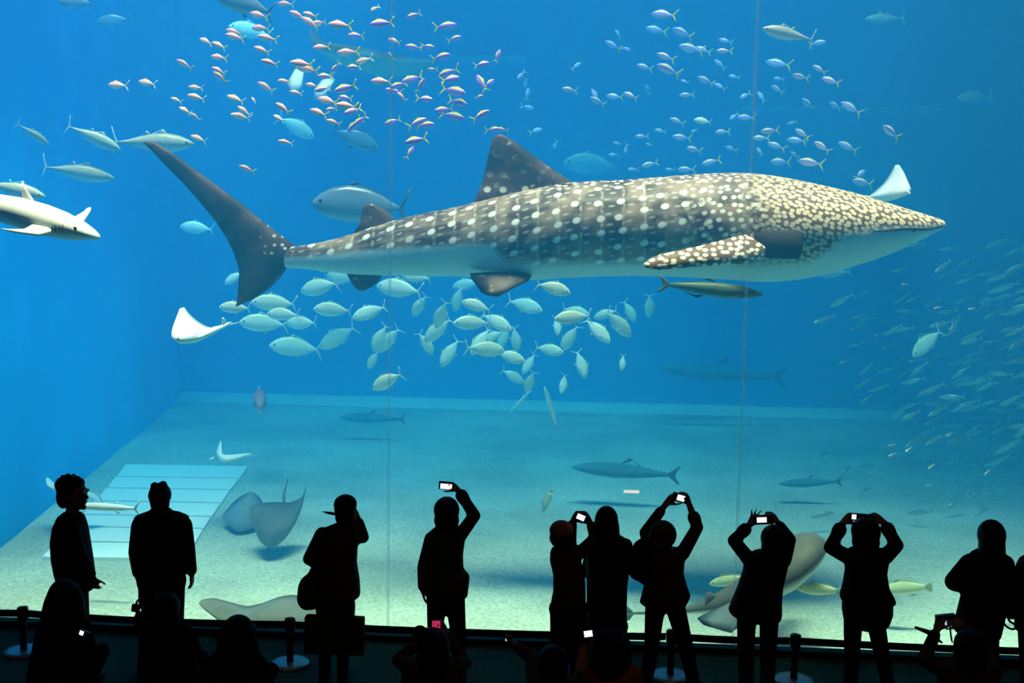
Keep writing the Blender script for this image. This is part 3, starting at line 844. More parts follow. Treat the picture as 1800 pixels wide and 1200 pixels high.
cob_prof = [(0.5, .012, .008, .02), (0.44, .035, .03, .045), (0.3, .065, .06, .06), (0.1, .075, .075, .065), (-0.1, .062, .06, .05), (-0.28, .035, .035, .028), (-0.40, .02, .02, .012)]
cob_tail = [(-0.49, .085, -0.51, .085), (-0.44, .05, -0.485, .05), (-0.38, .0, -0.46, .0), (-0.44, -.05, -0.485, -.05), (-0.49, -.085, -0.51, -.085)]
COB = species('cobia', cob_prof, [('tail_fin', flat_fin(cob_tail, .012), DARKF), ('dorsal_fin', flat_fin([(0.05, .07, 0.03, .07), (-0.02, .11, -0.06, .09), (-0.2, .065, -0.22, .055), (-0.32, .035, -0.34, .03)]), DARKF), ('anal_fin', flat_fin([(-0.05, -.065, -0.07, -.065), (-0.12, -.10, -0.16, -.07), (-0.3, -.035, -0.32, -.03)]), DARKF), ('pectoral_fin', fin_geo([((.28, -.06, -.03), (.25, -.06, -.04), .01), ((.2, -.09, -.06), (.17, -.09, -.07), .01), ((.14, -.10, -.09), (.13, -.10, -.09), .003)]), DARKF), ('eye', eye_geo(.42, .04, .008, .012), EYE)], skin2('cobia_skin', (0.04, 0.07, 0.035), (0.08, 0.13, 0.07), (0.20, 0.28, 0.22), (-.05, -.03), (.02, .05), 0.5, 0.3, 0.0, (110.0, 0.55, (0.05, 0.09, 0.06))), 14)
DIMF = species('large_dim_fish', cob_prof, [('tail_fin', flat_fin(cob_tail, .012), DARKF), ('dorsal_fin', flat_fin([(0.05, .07, 0.03, .07), (-0.02, .13, -0.06, .11), (-0.12, .065, -0.14, .06)]), DARKF)], skin2('haze_dim_skin', (0.06, 0.17, 0.20), (0.09, 0.24, 0.28), (0.16, 0.34, 0.38), (-.05, -.03), (.02, .05), 0.7, 0.1), 14)  # water haze put into the skin colour so these fish look dim
place(COB, 1249, 508, 180, 5, True, 12.2, 'dark green striped cobia swimming under the belly of the spotted shark', 'fish')
bar_prof = [(0.5, .006, .008, .008), (0.42, .03, .028, .025), (0.28, .052, .05, .042), (0.05, .06, .058, .048), (-0.2, .048, .046, .036), (-0.36, .026, .026, .018), (-0.42, .02, .02, .012)]
bar_tail = [(-0.49, .115, -0.51, .12), (-0.45, .055, -0.48, .06), (-0.40, .0, -0.45, .0), (-0.45, -.055, -0.48, -.06), (-0.49, -.115, -0.51, -.12)]
BAR = species('barracuda', bar_prof, [('tail_fin', flat_fin(bar_tail, .012), plain('fin_grey', (.45, .5, .5), .5, .3, noise_scale=20)), ('dorsal_fin', flat_fin([(-0.12, .05, -0.14, .05), (-0.17, .09, -0.2, .07), (-0.26, .04, -0.28, .035)]), SILV), ('anal_fin', flat_fin([(-0.13, -.05, -0.15, -.05), (-0.19, -.09, -0.22, -.07), (-0.27, -.04, -0.29, -.035)]), SILV), ('eye', eye_geo(.38, .032, .01, .012), EYE)], skin2('barracuda_skin', (0.55, 0.60, 0.60), (0.75, 0.78, 0.78), (0.86, 0.9, 0.9), (-.04, .0), (.01, .045), 0.3, 0.5), 12)
place(BAR, 185, 891, 130, 1, False, 12.0, 'slender silver barracuda with forked tail between two standing men', 'fish')
place(BAR, 968, 716, 78, 72, False, 15.5, 'thin pale fish hanging steeply below the silver shoal', 'fish')
place(BAR, 915, 705, 60, -48, False, 17.5, 'dim thin fish near the pale kerb', 'fish')
place(DIMF, 1100, 828, 190, 3, False, 18.0, 'dim dark shark-like fish cruising low over the sand', 'fish')
place(DIMF, 655, 735, 120, 0, False, 23.5, 'dark blurred fish in front of the pale kerb', 'fish')
place(DIMF, 1425, 848, 110, -4, False, 17.5, 'dim grey fish low over the sand at right', 'fish')
place(DIMF, 1270, 655, 220, 3, False, 24.5, 'very dim long fish far back behind the seam', 'fish')

# groupers resting low behind the right-hand visitors
grp_prof = [(0.5, .02, .02, .02), (0.44, .06, .06, .05), (0.3, .125, .11, .08), (0.1, .15, .13, .09), (-0.1, .13, .115, .07), (-0.26, .085, .08, .04), (-0.37, .055, .055, .02)]
grp_tail = [(-0.48, .10, -0.5, .10), (-0.43, .075, -0.51, .07), (-0.35, .0, -0.52, .0), (-0.43, -.075, -0.51, -.07), (-0.48, -.10, -0.5, -.10)]
OLV = plain('fin_olive', (.42, .44, .22), .6, .2, noise_scale=20)
GRP = species('grouper', grp_prof, [('tail_fin', flat_fin(grp_tail, .015), OLV), ('dorsal_fin', flat_fin([(0.25, .12, 0.24, .12), (0.18, .20, 0.1, .18), (-0.05, .18, -0.1, .15), (-0.25, .12, -0.3, .08)]), OLV), ('anal_fin', flat_fin([(-0.05, -.12, -0.07, -.12), (-0.14, -.17, -0.18, -.13), (-0.28, -.07, -0.3, -.06)]), OLV), ('eye', eye_geo(.42, .055, .03, .018), EYE)], skin2('grouper_skin', (0.40, 0.42, 0.20), (0.62, 0.62, 0.36), (0.78, 0.80, 0.60), (-.10, -.02), (.06, .13), 0.5, 0.3), 14)
place(GRP, 1282, 1020, 72, -12, False, 12.2, 'pale yellow fish beside the tail of the big brown guitarfish', 'fish')
place(GRP, 1592, 1034, 90, -6, False, 12.2, 'olive yellow fish behind the skirted visitor', 'fish')
place(GRP, 1440, 1036, 80, 2, False, 11.6, 'pale green fish below the snout of the brown guitarfish', 'fish')
place(GRP, 1785, 1000, 60, 0, False, 12.4, 'yellowish fish beside the hooded visitor', 'fish')
place(GRP, 962, 880, 44, -70, False, 14.0, 'faint yellow fish hanging upright above the sand', 'fish')

REFL = species('reflection_fish', grp_prof, [('tail_fin', flat_fin(grp_tail, .015), PINKF), ('dorsal_fin', flat_fin([(0.25, .12, 0.24, .12), (0.18, .20, 0.1, .18), (-0.05, .18, -0.1, .15), (-0.25, .12, -0.3, .08)]), PINKF), ('eye', eye_geo(.42, .055, .03, .018), EYE)], skin2('reflection_fish_skin', (0.6, 0.16, 0.14), (0.7, 0.25, 0.24), (0.8, 0.5, 0.48), (-.10, -.02), (.06, .13), 0.5, 0.3), 14)  # fish shape added in place of a blurred reddish reflection
place(REFL, 456, 703, 80, 0, True, 17.5, 'small round reddish fish standing in for a reflection above the kerb line', 'fish', None, -72)

# dense shoal at the right
sar_prof = [(0.5, .006, .006, .005), (0.4, .055, .055, .035), (0.2, .10, .095, .05), (0.0, .105, .10, .05), (-0.2, .07, .065, .032), (-0.36, .025, .025, .01)]
SARD = species('sardine', sar_prof, [('tail_fin', flat_fin([(-0.5, .12, -0.51, .12), (-0.42, .05, -0.45, .05), (-0.35, 0, -0.41, 0), (-0.42, -.05, -0.45, -.05), (-0.5, -.12, -0.51, -.12)], .012), SILV)], skin2('sardine_skin', (0.26, 0.32, 0.28), (0.40, 0.48, 0.44), (0.75, 0.8, 0.78), (-.07, -.02), (.02, .08), 0.18, 0.8, 0.35), 8)
r2 = random.Random(21)
n = 0
pts = []
while n < 190:
    x = r2.uniform(1440, 1830); y = r2.gauss(665, 150)
    if y < 425 or y > 905: continue
    if r2.random() > ((x - 1400) / 400) ** 1.2: continue
    if y < 480 and x < 1560: continue
    if y > 780 and r2.random() < 0.5: continue
    if any(abs(x - a) + abs(y - b) < 11 for a, b in pts): continue
    pts.append((x, y)); n += 1
    near = r2.random() < 0.3
    sa = r2.gauss(-24, 12)
    sn = 'steeply nose down' if sa < -30 else ('slightly nose down' if sa < -14 else 'nearly level')
    sz = 'larger' if near else 'small'
    place(SARD, x, y, r2.uniform(26, 40) if not near else r2.uniform(36, 52), sa, False, r2.uniform(16.4, 18.0) if near else r2.uniform(18.0, 21.5), '%s dim silver fish swimming %s in the dense shoal before the snout' % (sz, sn), 'fish', '%s shoal fish %s' % (sz, sn), r2.uniform(-30, 30))
for x, y in ((1567, 782), (1597, 790), (1568, 799), (1668, 764), (1637, 820), (1735, 830), (1632, 853), (1647, 541), (1707, 543), (1672, 580), (1590, 500)):
    place(SARD, x, y, 16, r2.uniform(-60, 20), False, r2.uniform(12.0, 13.0), 'tiny bright glinting fish in front of the dense right shoal', 'fish', 'glinting small fish', r2.uniform(20, 50))

# ---------------------------------------------------------------- rays and sharks
def px_body(tab, Y, ns=24, ztilt=0.0, wid=1.0):
    """loft along pixels: (x, y_center, half_height_px, half_depth_m, Y offset); section ellipse upright"""
    rings = []
    for x, y, hh, hd, oy in tab:
        c = W(x, y, Y + oy)
        h = hh * (Y + oy) / F
        rings.append([c + Vector((0, -hd * math.sin(2 * math.pi * j / ns), h * math.cos(2 * math.pi * j / ns))) for j in range(ns)])
    return rings_geo(rings)


def shade_skin(name, top, bottom, scale=6.0, amt=0.2, edge=(-0.1, 0.25)):
    """dark above, pale below by surface direction of the animal itself (countershading)"""
    m, nt, b = new_mat(name)
    N, L, math_, mix, step = nodes_of(nt)
    at = N('ShaderNodeAttribute', attribute_name='back')
    tc = N('ShaderNodeTexCoord')
    nz = N('ShaderNodeTexNoise'); nz.inputs['Scale'].default_value = scale; nz.inputs['Detail'].default_value = 4
    L(tc.outputs['Object'], nz.inputs['Vector'])
    t = mix(nz.outputs['Fac'], tuple(c * (1 - amt) for c in top), tuple(min(1, c * (1 + amt)) for c in top))
    col = mix(at.outputs['Fac'], bottom, t)
    L(col, b.inputs['Base Color'])
    b.inputs['Roughness'].default_value = 0.6
    b.inputs['Specular IOR Level'].default_value = 0.2
    return m


def add_back(mesh, lo=-0.15, hi=0.2, axis=(0, 0, 1)):
    ax = Vector(axis).normalized()
    at = mesh.attributes.new('back', 'FLOAT', 'POINT')
    vals = []
    for v in mesh.vertices:
        d = v.normal.dot(ax)
        vals.append(max(0.0, min(1.0, (d - lo) / (hi - lo))))
    at.data.foreach_set('value', vals)
    return mesh


# pale grey shark at the left
gs = shade_skin('grey_shark_skin', (0.62, 0.59, 0.54), (0.48, 0.62, 0.68), 8, 0.08)
SY = 10.35
g = px_body([(-108, 338, 4, .02, .3), (-80, 346, 11, .07, .25), (-45, 356, 20, .14, .15), (0, 366, 25, .19, .06), (40, 375, 28, .22, 0), (80, 387, 29, .24, 0), (115, 397, 25, .23, 0), (145, 406, 17, .19, 0), (162, 412, 10, .13, 0), (172, 416, 5, .06, 0), (175, 417, 1, .01, 0)], SY)
sk = link('grey_shark', add_back(make_mesh('grey_shark', *g)), gs)
tag(sk, 'pale grey shark with white belly swimming in from the side wall', 'shark')
link('dorsal_fin', add_back(make_mesh('dorsal_fin', *px_fin([(40, 320, 37, 321), (48, 335, 38, 337), (60, 352, 40, 354), (72, 372, 42, 368), (70, 380, 44, 378)], SY, (.01, .06))), -2, -1), gs, sk)
link('tail_fin', add_back(make_mesh('tail_fin', *px_fin([(-130, 290, -134, 290), (-118, 312, -126, 314), (-104, 334, -116, 338), (-110, 350, -120, 352), (-120, 368, -126, 370)], SY + .3, (.03, .03))), -2, -1), gs, sk)
g = fin_geo([(W(140, 400, SY - .1), W(108, 392, SY - .1), .05), (W(150, 386, SY + .2), W(128, 382, SY + .2), .05), (W(160, 370, SY + .4), W(146, 372, SY + .4), .03), (W(160, 364, SY + .45), W(152, 366, SY + .45), .008)])
link('pectoral_fin', add_back(make_mesh('pectoral_fin', *g), -2, -1), gs, sk)
g = fin_geo([(W(100, 405, SY - .18), W(60, 392, SY - .2), .05), (W(70, 414, SY - .4), W(42, 402, SY - .4), .05), (W(30, 408, SY - .6), W(12, 402, SY - .6), .03), (W(6, 403, SY - .7), W(0, 401, SY - .7), .008)])
link('pectoral_fin', add_back(make_mesh('pectoral_fin', *g), -2, -1), gs, sk)
eo = link('eye', make_mesh('eye', *eye_geo(0, 0, 0, .022)), EYE, sk)
eo.location = W(146, 402, SY) + Vector((0, -.175, 0))
for k in range(4):
    g = fin_geo([(W(92 + k * 6, 394, SY - .245), W(94 + k * 6, 395, SY - .245), .01), (W(90 + k * 6, 402, SY - .25), W(92 + k * 6, 402, SY - .25), .015), (W(91 + k * 6, 408, SY - .23), W(93 + k * 6, 408, SY - .23), .01)])
    link('gill_slit', make_mesh('gill_slit', *g), DARKF, sk)


def ray_animal(name, label, pts, chord, Y, mat, cat='ray', back_axis=(0, 0, 1), tail=None, lobes=None, spine_th=None):
    """pts: spanwise (px, py, y offset m, chord scale, thickness m) from one wing tip to the other; chord: world vector nose-to-tail"""
    ch = Vector(chord)
    secs = []
    for px, py, oy, cs, th in pts:
        c = W(px, py, Y + oy)
        secs.append((c - ch * cs * 0.5, c + ch * cs * 0.5, th))
    # densify
    dense = []
    for i in range(len(secs) - 1):
        for k in range(4):
            t = k / 4
            t2 = t
            dense.append(tuple(secs[i][q].lerp(secs[i + 1][q], t2) for q in (0, 1)) + (secs[i][2] * (1 - t) + secs[i + 1][2] * t,))
    dense.append(secs[-1])
    for _ in range(2):
        sm = [dense[0]]
        for i in range(1, len(dense) - 1):
            a, b, c = dense[i - 1], dense[i], dense[i + 1]
            sm.append(((a[0] + b[0] * 2 + c[0]) / 4, (a[1] + b[1] * 2 + c[1]) / 4, (a[2] + 2 * b[2] + c[2]) / 4))
        sm.append(dense[-1])
        dense = sm
    me = add_back(make_mesh(name, *fin_geo(dense)), -0.2, 0.2, back_axis)
    o = link(name, me, mat)
    tag(o, label, cat)
    if tail:
        rings = []
        for i, (x, y, oy, r) in enumerate(tail):
            c = W(x, y, Y + oy)
            rings.append([c + Vector((r * math.cos(a), r * .5 * math.sin(a), r * math.sin(a))) for a in [2 * math.pi * j / 8 for j in range(8)]])
        link('tail', add_back(make_mesh('tail', *rings_geo(rings)), -2, -1), mat, o)
    for l in (lobes or []):
        link('head_lobe', add_back(make_mesh('head_lobe', *fin_geo([(W(a, b, Y + q), W(c, d, Y + q), t) for a, b, c, d, q, t in l])), -2, -1), white_ray, o)
    return o


white_ray = shade_skin('white_ray_skin', (0.92, 0.90, 0.84), (0.80, 0.90, 0.92), 5, 0.05)
grey_ray = shade_skin('grey_ray_skin', (0.09, 0.11, 0.13), (0.22, 0.25, 0.27), 7, 0.3)
sand_ray = shade_skin('brown_ray_skin', (0.085, 0.08, 0.065), (0.62, 0.64, 0.56), 9, 0.35)
ray_animal('manta_ray', 'white manta with one wing raised beneath the tail of the spotted shark',
           [(320, 541, .25, .12, .01), (321, 555, .2, .35, .03), (325, 572, .1, .7, .07), (333, 584, 0, .95, .14), (350, 588, -.05, 1.0, .16), (372, 583, .05, .85, .10), (390, 574, .25, .5, .05), (404, 566, .45, .15, .01)],
           (.22, .60, .10), 11.6, white_ray, lobes=[[(318, 590, 312, 596, -.25, .05), (312, 592, 310, 598, -.35, .02)], [(397, 564, 390, 572, .1, .05), (393, 558, 390, 562, .0, .02)]],
           tail=[(375, 577, .45, .02), (400, 571, .8, .012), (425, 566, 1.2, .005)])
ray_animal('manta_ray', 'white manta with pointed wing raised behind the snout of the spotted shark',
           [(1577, 290, .2, .10, .01), (1577, 305, .15, .35, .03), (1574, 322, .08, .62, .06), (1568, 336, 0, .95, .13), (1556, 346, 0, 1.0, .13), (1540, 350, .2, .7, .07), (1522, 347, .4, .2, .01)],
           (-.36, .45, -.03), 13.2, white_ray, lobes=[[(1586, 334, 1580, 342, -.1, .05), (1597, 335, 1593, 340, -.2, .04), (1601, 339, 1598, 342, -.25, .01)]],
           tail=[(1545, 348, .35, .02), (1520, 345, .6, .012), (1495, 350, .9, .005)])
ray_animal('manta_ray', 'pale manta with one wing up gliding above the slatted floor panel',
           [(388, 775, .2, .12, .01), (386, 785, .15, .4, .04), (384, 798, .05, .75, .08), (392, 805, 0, 1.0, .13), (410, 803, .1, .8, .08), (428, 799, .3, .45, .05), (442, 797, .45, .12, .01)],
           (-.30, .55, -.04), 14.6, white_ray, lobes=[[(374, 803, 378, 808, -.2, .05), (368, 806, 370, 809, -.3, .02)]], tail=[(415, 803, .5, .02), (440, 801, .9, .01), (460, 800, 1.2, .004)])
ray_animal('eagle_ray', 'pale eagle ray glimpsed behind the shoulder of the man in profile',
           [(84, 840, .3, .12, .01), (95, 856, .2, .5, .04), (125, 866, 0, 1.0, .12), (158, 866, .1, .7, .07), (178, 885, .2, .15, .01)],
           (.2, .5, -.2), 14.0, white_ray)
# dark manta far up behind the shoal
ray_animal('manta_ray', 'large dim blue manta with dark back behind the yellow-tailed shoal',
           [(548, 52, .6, .10, .02), (566, 80, .4, .5, .10), (600, 104, .1, .95, .22), (640, 112, 0, 1.15, .30), (690, 112, .2, .95, .22), (730, 112, .5, .5, .10), (765, 108, .8, .10, .02)],
           (.55, .9, -.25), 15.2, shade_skin('dim_manta_skin', (0.05, 0.08, 0.09), (0.30, 0.55, 0.58), 4, .2),
           lobes=[[(535, 118, 518, 122, -.3, .05), (532, 150, 504, 146, -.45, .10), (522, 166, 508, 160, -.5, .03)], [(590, 140, 566, 140, -.3, .05), (576, 162, 552, 158, -.45, .10), (566, 178, 552, 174, -.5, .03)]])
# two dark rays hovering over the sand
ray_animal('stingray', 'dark grey stingray with long upright tail hovering over the sand',
           [(440, 892, .1, .10, .01), (452, 902, .1, .5, .06), (470, 916, 0, .95, .16), (492, 924, 0, 1.1, .24), (514, 910, .1, .9, .15), (530, 884, .2, .5, .06), (538, 856, .3, .10, .01)],
           (.05, .62, .42), 13.4, grey_ray, tail=[(500, 900, .4, .03), (499, 870, .6, .02), (506, 840, .9, .008)])
ray_animal('stingray', 'blurred grey stingray beside the slatted floor panel',
           [(392, 905, .2, .10, .01), (408, 898, .1, .6, .06), (430, 898, 0, 1.0, .15), (452, 902, .1, .7, .08), (470, 912, .2, .12, .01)],
           (.05, .5, .5), 14.4, shade_skin('pale_grey_ray_skin', (0.20, 0.25, 0.30), (0.32, 0.38, 0.42), 7, .15), tail=[(464, 930, -.4, .02), (464, 950, -.5, .014), (463, 968, -.6, .006)])
# stingray close to the glass at lower left
ray_animal('stingray', 'broad grey stingray lifting a wing against the foot of the glass',
           [(352, 1057, .0, .12, .01), (366, 1060, .0, .35, .03), (390, 1071, .02, .5, .05), (418, 1086, .05, .7, .08), (440, 1086, .08, .9, .13), (470, 1076, .1, 1.0, .2), (500, 1072, .1, 1.0, .2), (530, 1078, .08, .8, .12), (560, 1092, .05, .45, .05), (582, 1100, .0, .1, .01)],
           (.10, .55, .16), 10.3, shade_skin('sandy_grey_ray_skin', (0.13, 0.145, 0.145), (0.40, 0.43, 0.36), 8, .25), tail=[(500, 1076, .4, .03), (530, 1072, .7, .02), (570, 1068, 1.0, .006)])

# big guitarfish rising from the sand at lower right
GY = 10.75
g = px_body([(1100, 1078, 2, .012, .25), (1150, 1077, 3, .02, .2), (1200, 1073, 6, .04, .12), (1240, 1066, 12, .08, .06), (1280, 1054, 24, .16, 0), (1320, 1036, 34, .26, 0), (1355, 1012, 40, .36, .02), (1390, 990, 42, .42, .05), (1415, 974, 36, .38, .08), (1435, 964, 26, .26, .1), (1448, 960, 14, .13, .12), (1454, 958, 3, .03, .12)], GY, 28)
gf = link('guitarfish', add_back(make_mesh('guitarfish', *g), -0.45, -0.1), sand_ray)
tag(gf, 'big brown guitarfish with pale belly rising behind the visitors', 'ray')
link('pectoral_fin', add_back(make_mesh('pectoral_fin', *fin_geo([(W(1330, 1045, GY - .2), W(1265, 1070, GY - .1), .09), (W(1318, 1072, GY - .35), W(1240, 1078, GY - .25), .07), (W(1300, 1100, GY - .45), W(1225, 1086, GY - .35), .05), (W(1286, 1112, GY - .5), W(1236, 1098, GY - .42), .02)])), -2, -1), grey_ray, gf)
link('pectoral_fin', add_back(make_mesh('pectoral_fin', *fin_geo([(W(1400, 960, GY + .3), W(1340, 1000, GY + .3), .09), (W(1420, 945, GY + .6), W(1360, 985, GY + .6), .06), (W(1420, 938, GY + .8), W(1390, 955, GY + .8), .02)])), -2, -1), sand_ray, gf)
link('dorsal_fin', add_back(make_mesh('dorsal_fin', *px_fin([(1246, 1040, 1240, 1042), (1262, 1046, 1240, 1056), (1275, 1054, 1238, 1068)], GY, (.01, .05))), -2, -1), sand_ray, gf)
link('tail_fin', add_back(make_mesh('tail_fin', *px_fin([(1102, 1064, 1096, 1066), (1112, 1073, 1092, 1074), (1114, 1080, 1094, 1082), (1106, 1090, 1100, 1090)], GY + .25, (.012, .012))), -2, -1), grey_ray, gf)
eo = link('eye', make_mesh('eye', *eye_geo(0, 0, 0, .014)), EYE, gf)
eo.location = W(1436, 968, GY + .1) + Vector((0, -.2, 0))

# ================================================================ people
def capsule(p, q, r1, r2, n=10):
    p, q = Vector(p), Vector(q)
    d = q - p
    if d.length < 1e-5: d = Vector((0, 0, 1e-4))
    z = d.normalized()
    x = z.orthogonal().normalized(); y = z.cross(x)
    rings = []
    for k in range(4):
        a = math.pi / 2 * (1 - k / 3.0)
        rr = max(1e-4, r1 * math.cos(a))
        c = p - z * r1 * math.sin(a)
        rings.append([c + (x * math.cos(t) + y * math.sin(t)) * rr for t in [2 * math.pi * j / n for j in range(n)]])
    for k in range(4):
        a = math.pi / 2 * (k / 3.0)
        rr = max(1e-4, r2 * math.cos(a))
        c = q + z * r2 * math.sin(a)
        rings.append([c + (x * math.cos(t) + y * math.sin(t)) * rr for t in [2 * math.pi * j / n for j in range(n)]])
    return rings_geo(rings)


def blob(c, rx, ry, rz, rot=0.0, n=14):
    c = Vector(c)
    cr, sr = math.cos(rot), math.sin(rot)
    rings = []
    for k in range(9):
        a = -math.pi / 2 + math.pi * k / 8
        rr = max(1e-3, math.cos(a))
        ring = []
        for j in range(n):
            t = 2 * math.pi * j / n
            X, Yv = rx * rr * math.cos(t), ry * rr * math.sin(t)
            ring.append(c + Vector((X * cr - Yv * sr, X * sr + Yv * cr, rz * math.sin(a))))
        rings.append(ring)
    return rings_geo(rings)


def loft(rings, n=20, sq=0.85):
    """rings: (centre, half width X, half depth Y)"""
    out = []
    for c, hx, hy in rings:
        c = Vector(c)
        ring = []
        for j in range(n):
            t = 2 * math.pi * j / n
            s, k = math.sin(t), math.cos(t)
            ring.append(c + Vector((hx * math.copysign(abs(k) ** sq, k), hy * math.copysign(abs(s) ** sq, s), 0)))
        out.append(ring)
    return rings_geo(out)


def px_loft(rows, Y, n=20, sq=0.85):
    """rows: (y, x left, x right, half depth m, y offset m)"""
    R_ = []
    for row in rows:
        y, xl, xr, hd = row[:4]
        oy = row[4] if len(row) > 4 else 0.0
        a, b = W(xl, y, Y + oy), W(xr, y, Y + oy)
        R_.append(((a + b) / 2, (b.x - a.x) / 2, hd))
    return loft(R_, n, sq)


def solid(name, geos, voxel=0.012, smooth=3, fac=0.5):
    v, f = join_geo(*geos)
    me = make_mesh('tmp', v, f)
    bm = bmesh.new(); bm.from_mesh(me); bmesh.ops.recalc_face_normals(bm, faces=bm.faces[:]); bm.to_mesh(me); bm.free()
    o = bpy.data.objects.new('tmp', me)
    COL.objects.link(o)
    m = o.modifiers.new('r', 'REMESH'); m.mode = 'VOXEL'; m.voxel_size = voxel; m.use_smooth_shade = True
    if smooth:
        s = o.modifiers.new('s', 'SMOOTH'); s.factor = fac; s.iterations = smooth
    dg = bpy.context.evaluated_depsgraph_get()
    out = bpy.data.meshes.new_from_object(o.evaluated_get(dg))
    out.name = name
    bpy.data.objects.remove(o)
    bpy.data.meshes.remove(me)
    out.materials.clear()
    out.polygons.foreach_set('use_smooth', [True] * len(out.polygons))
    return out


def rot_about(v, axis, a):
    return Quaternion(axis, a) @ v


def hand_geo(wrist, d, n, side=1, curl=0.5, s=1.0, spread=0.12):
    """five separate fingers; d = direction of the fingers, n = palm normal (fingers curl towards it), side = thumb side"""
    d = Vector(d).normalized(); n = Vector(n); n = (n - d * n.dot(d)).normalized()
    x = d.cross(n).normalized() * side       # towards the thumb
    w = Vector(wrist)
    gs_ = [capsule(w - d * 0.02, w + d * 0.015 * s, 0.026 * s, 0.027 * s, 8)]
    for k, (o, ln) in enumerate(((0.030, .070), (0.010, .078), (-0.010, .073), (-0.029, .058))):
        b = w + d * (0.085 - 0.006 * abs(k - 1.2)) * s + x * o * s
        gs_.append(capsule(w + d * 0.012 * s + x * o * 0.6 * s, b, 0.0155 * s, 0.0125 * s, 8))
        fd = rot_about(d, n, -spread * side * (k - 1.3) * -1.0) if spread else d
        p = b
        for seg, fr in enumerate((0.45, 0.32, 0.23)):
            fd = rot_about(fd, x, curl * side * (0.55 if seg == 0 else 0.8))
            q = p + fd * ln * fr * s
            gs_.append(capsule(p, q, (0.0108 - 0.001 * seg) * s, (0.0098 - 0.001 * seg) * s, 7))
            p = q
    p = w + d * 0.028 * s + x * 0.026 * s
    td = (d * 0.62 + x * 0.72 + n * 0.25).normalized()
    for seg, ln in enumerate((0.040, 0.032, 0.026)):
        q = p + td * ln * s
        gs_.append(capsule(p, q, (0.0145 - 0.0018 * seg) * s, (0.0128 - 0.0018 * seg) * s, 7))
        td = (td + d * 0.35 + n * 0.25 * curl).normalized()
        p = q
    return gs_


def head_geo(top, h, f):
    """head with face: top of the skull, height to the chin, facing direction"""
    top = Vector(top); f = Vector(f).normalized()
    u = Vector((0, 0, 1)); r = f.cross(u).normalized()
    ang = math.atan2(f.y, f.x) - math.pi / 2
    C = top - u * 0.40 * h
    gs_ = [blob(C - f * 0.03 * h, 0.345 * h, 0.42 * h, 0.40 * h, ang),
           blob(C - u * 0.28 * h + f * 0.10 * h, 0.265 * h, 0.29 * h, 0.31 * h, ang),
           capsule(C - u * 0.05 * h + f * 0.37 * h, C - u * 0.18 * h + f * 0.435 * h, 0.035 * h, 0.05 * h, 8),   # nose
           capsule(C - u * 0.18 * h + f * 0.42 * h + r * 0.05 * h, C - u * 0.18 * h + f * 0.42 * h - r * 0.05 * h, 0.04 * h, 0.04 * h, 6),
           capsule(C + f * 0.36 * h - r * 0.2 * h + u * 0.03 * h, C + f * 0.36 * h + r * 0.2 * h + u * 0.03 * h, 0.055 * h, 0.055 * h, 8),  # brow
           capsule(C - u * 0.33 * h + f * 0.35 * h - r * 0.09 * h, C - u * 0.33 * h + f * 0.35 * h + r * 0.09 * h, 0.045 * h, 0.045 * h, 8),  # lips
           blob(C - u * 0.50 * h + f * 0.30 * h, 0.11 * h, 0.09 * h, 0.08 * h, ang)]                                # chin
    for s in (-1, 1):
        gs_.append(blob(C - u * 0.08 * h + r * s * 0.35 * h - f * 0.04 * h, 0.05 * h, 0.10 * h, 0.13 * h, ang))     # ear
        gs_.append(blob(C - u * 0.05 * h + f * 0.345 * h + r * s * 0.15 * h, 0.06 * h, 0.05 * h, 0.035 * h, ang))   # eye
    return gs_


def cloth(name, col, amt=0.35, scale=14.0, rough=0.9):
    return plain(name, col, rough, 0.1, noise_scale=scale, noise_amt=amt, bump=0.4)


M['skin'] = plain('skin', (0.20, 0.105, 0.07), 0.55, 0.3, noise_scale=15, noise_amt=0.1)
M['hair'] = cloth('black_hair', (0.010, 0.007, 0.006), 0.4, 60, 0.6)
M['hair_br'] = cloth('brown_hair', (0.055, 0.032, 0.018), 0.5, 60, 0.6)
M['black'] = cloth('black_cloth', (0.013, 0.012, 0.013))
M['navy'] = cloth('navy_cloth', (0.012, 0.014, 0.022))
M['brown'] = cloth('brown_cloth', (0.050, 0.032, 0.020))
M['olive'] = cloth('olive_cloth', (0.040, 0.034, 0.018))
M['grey'] = cloth('grey_cloth', (0.045, 0.040, 0.036))
M['orange'] = cloth('orange_cloth', (0.30, 0.085, 0.022))
M['red'] = cloth('dull_red_cloth', (0.30, 0.11, 0.09))
M['denim'] = cloth('dark_denim', (0.014, 0.016, 0.024))
M['shoe'] = plain('black_shoe', (0.014, 0.012, 0.012), 0.5, 0.3, noise_scale=10)
M['shoe_w'] = plain('pale_shoe', (0.45, 0.42, 0.40), 0.6, 0.3, noise_scale=10)
M['phone'] = plain('phone_black', (0.012, 0.012, 0.014), 0.3, 0.5, noise_scale=5)
M['pink'] = plain('pink_screen', (0.75, 0.05, 0.16), 0.4, 0.4, noise_scale=5, emit=(0.9, 0.05, 0.2), estr=0.5)
M['screen'] = plain('lit_screen', (0.5, 0.55, 0.6), 0.3, 0.3, noise_scale=9, emit=(0.95, 0.97, 1.0), estr=1.3)
M['screen_d'] = plain('dim_screen', (0.3, 0.4, 0.55), 0.3, 0.3, noise_scale=9, emit=(0.55, 0.75, 1.0), estr=0.8)


def V3(p, Y):
    return W(p[0], p[1], Y + (p[2] if len(p) > 2 else 0.0))


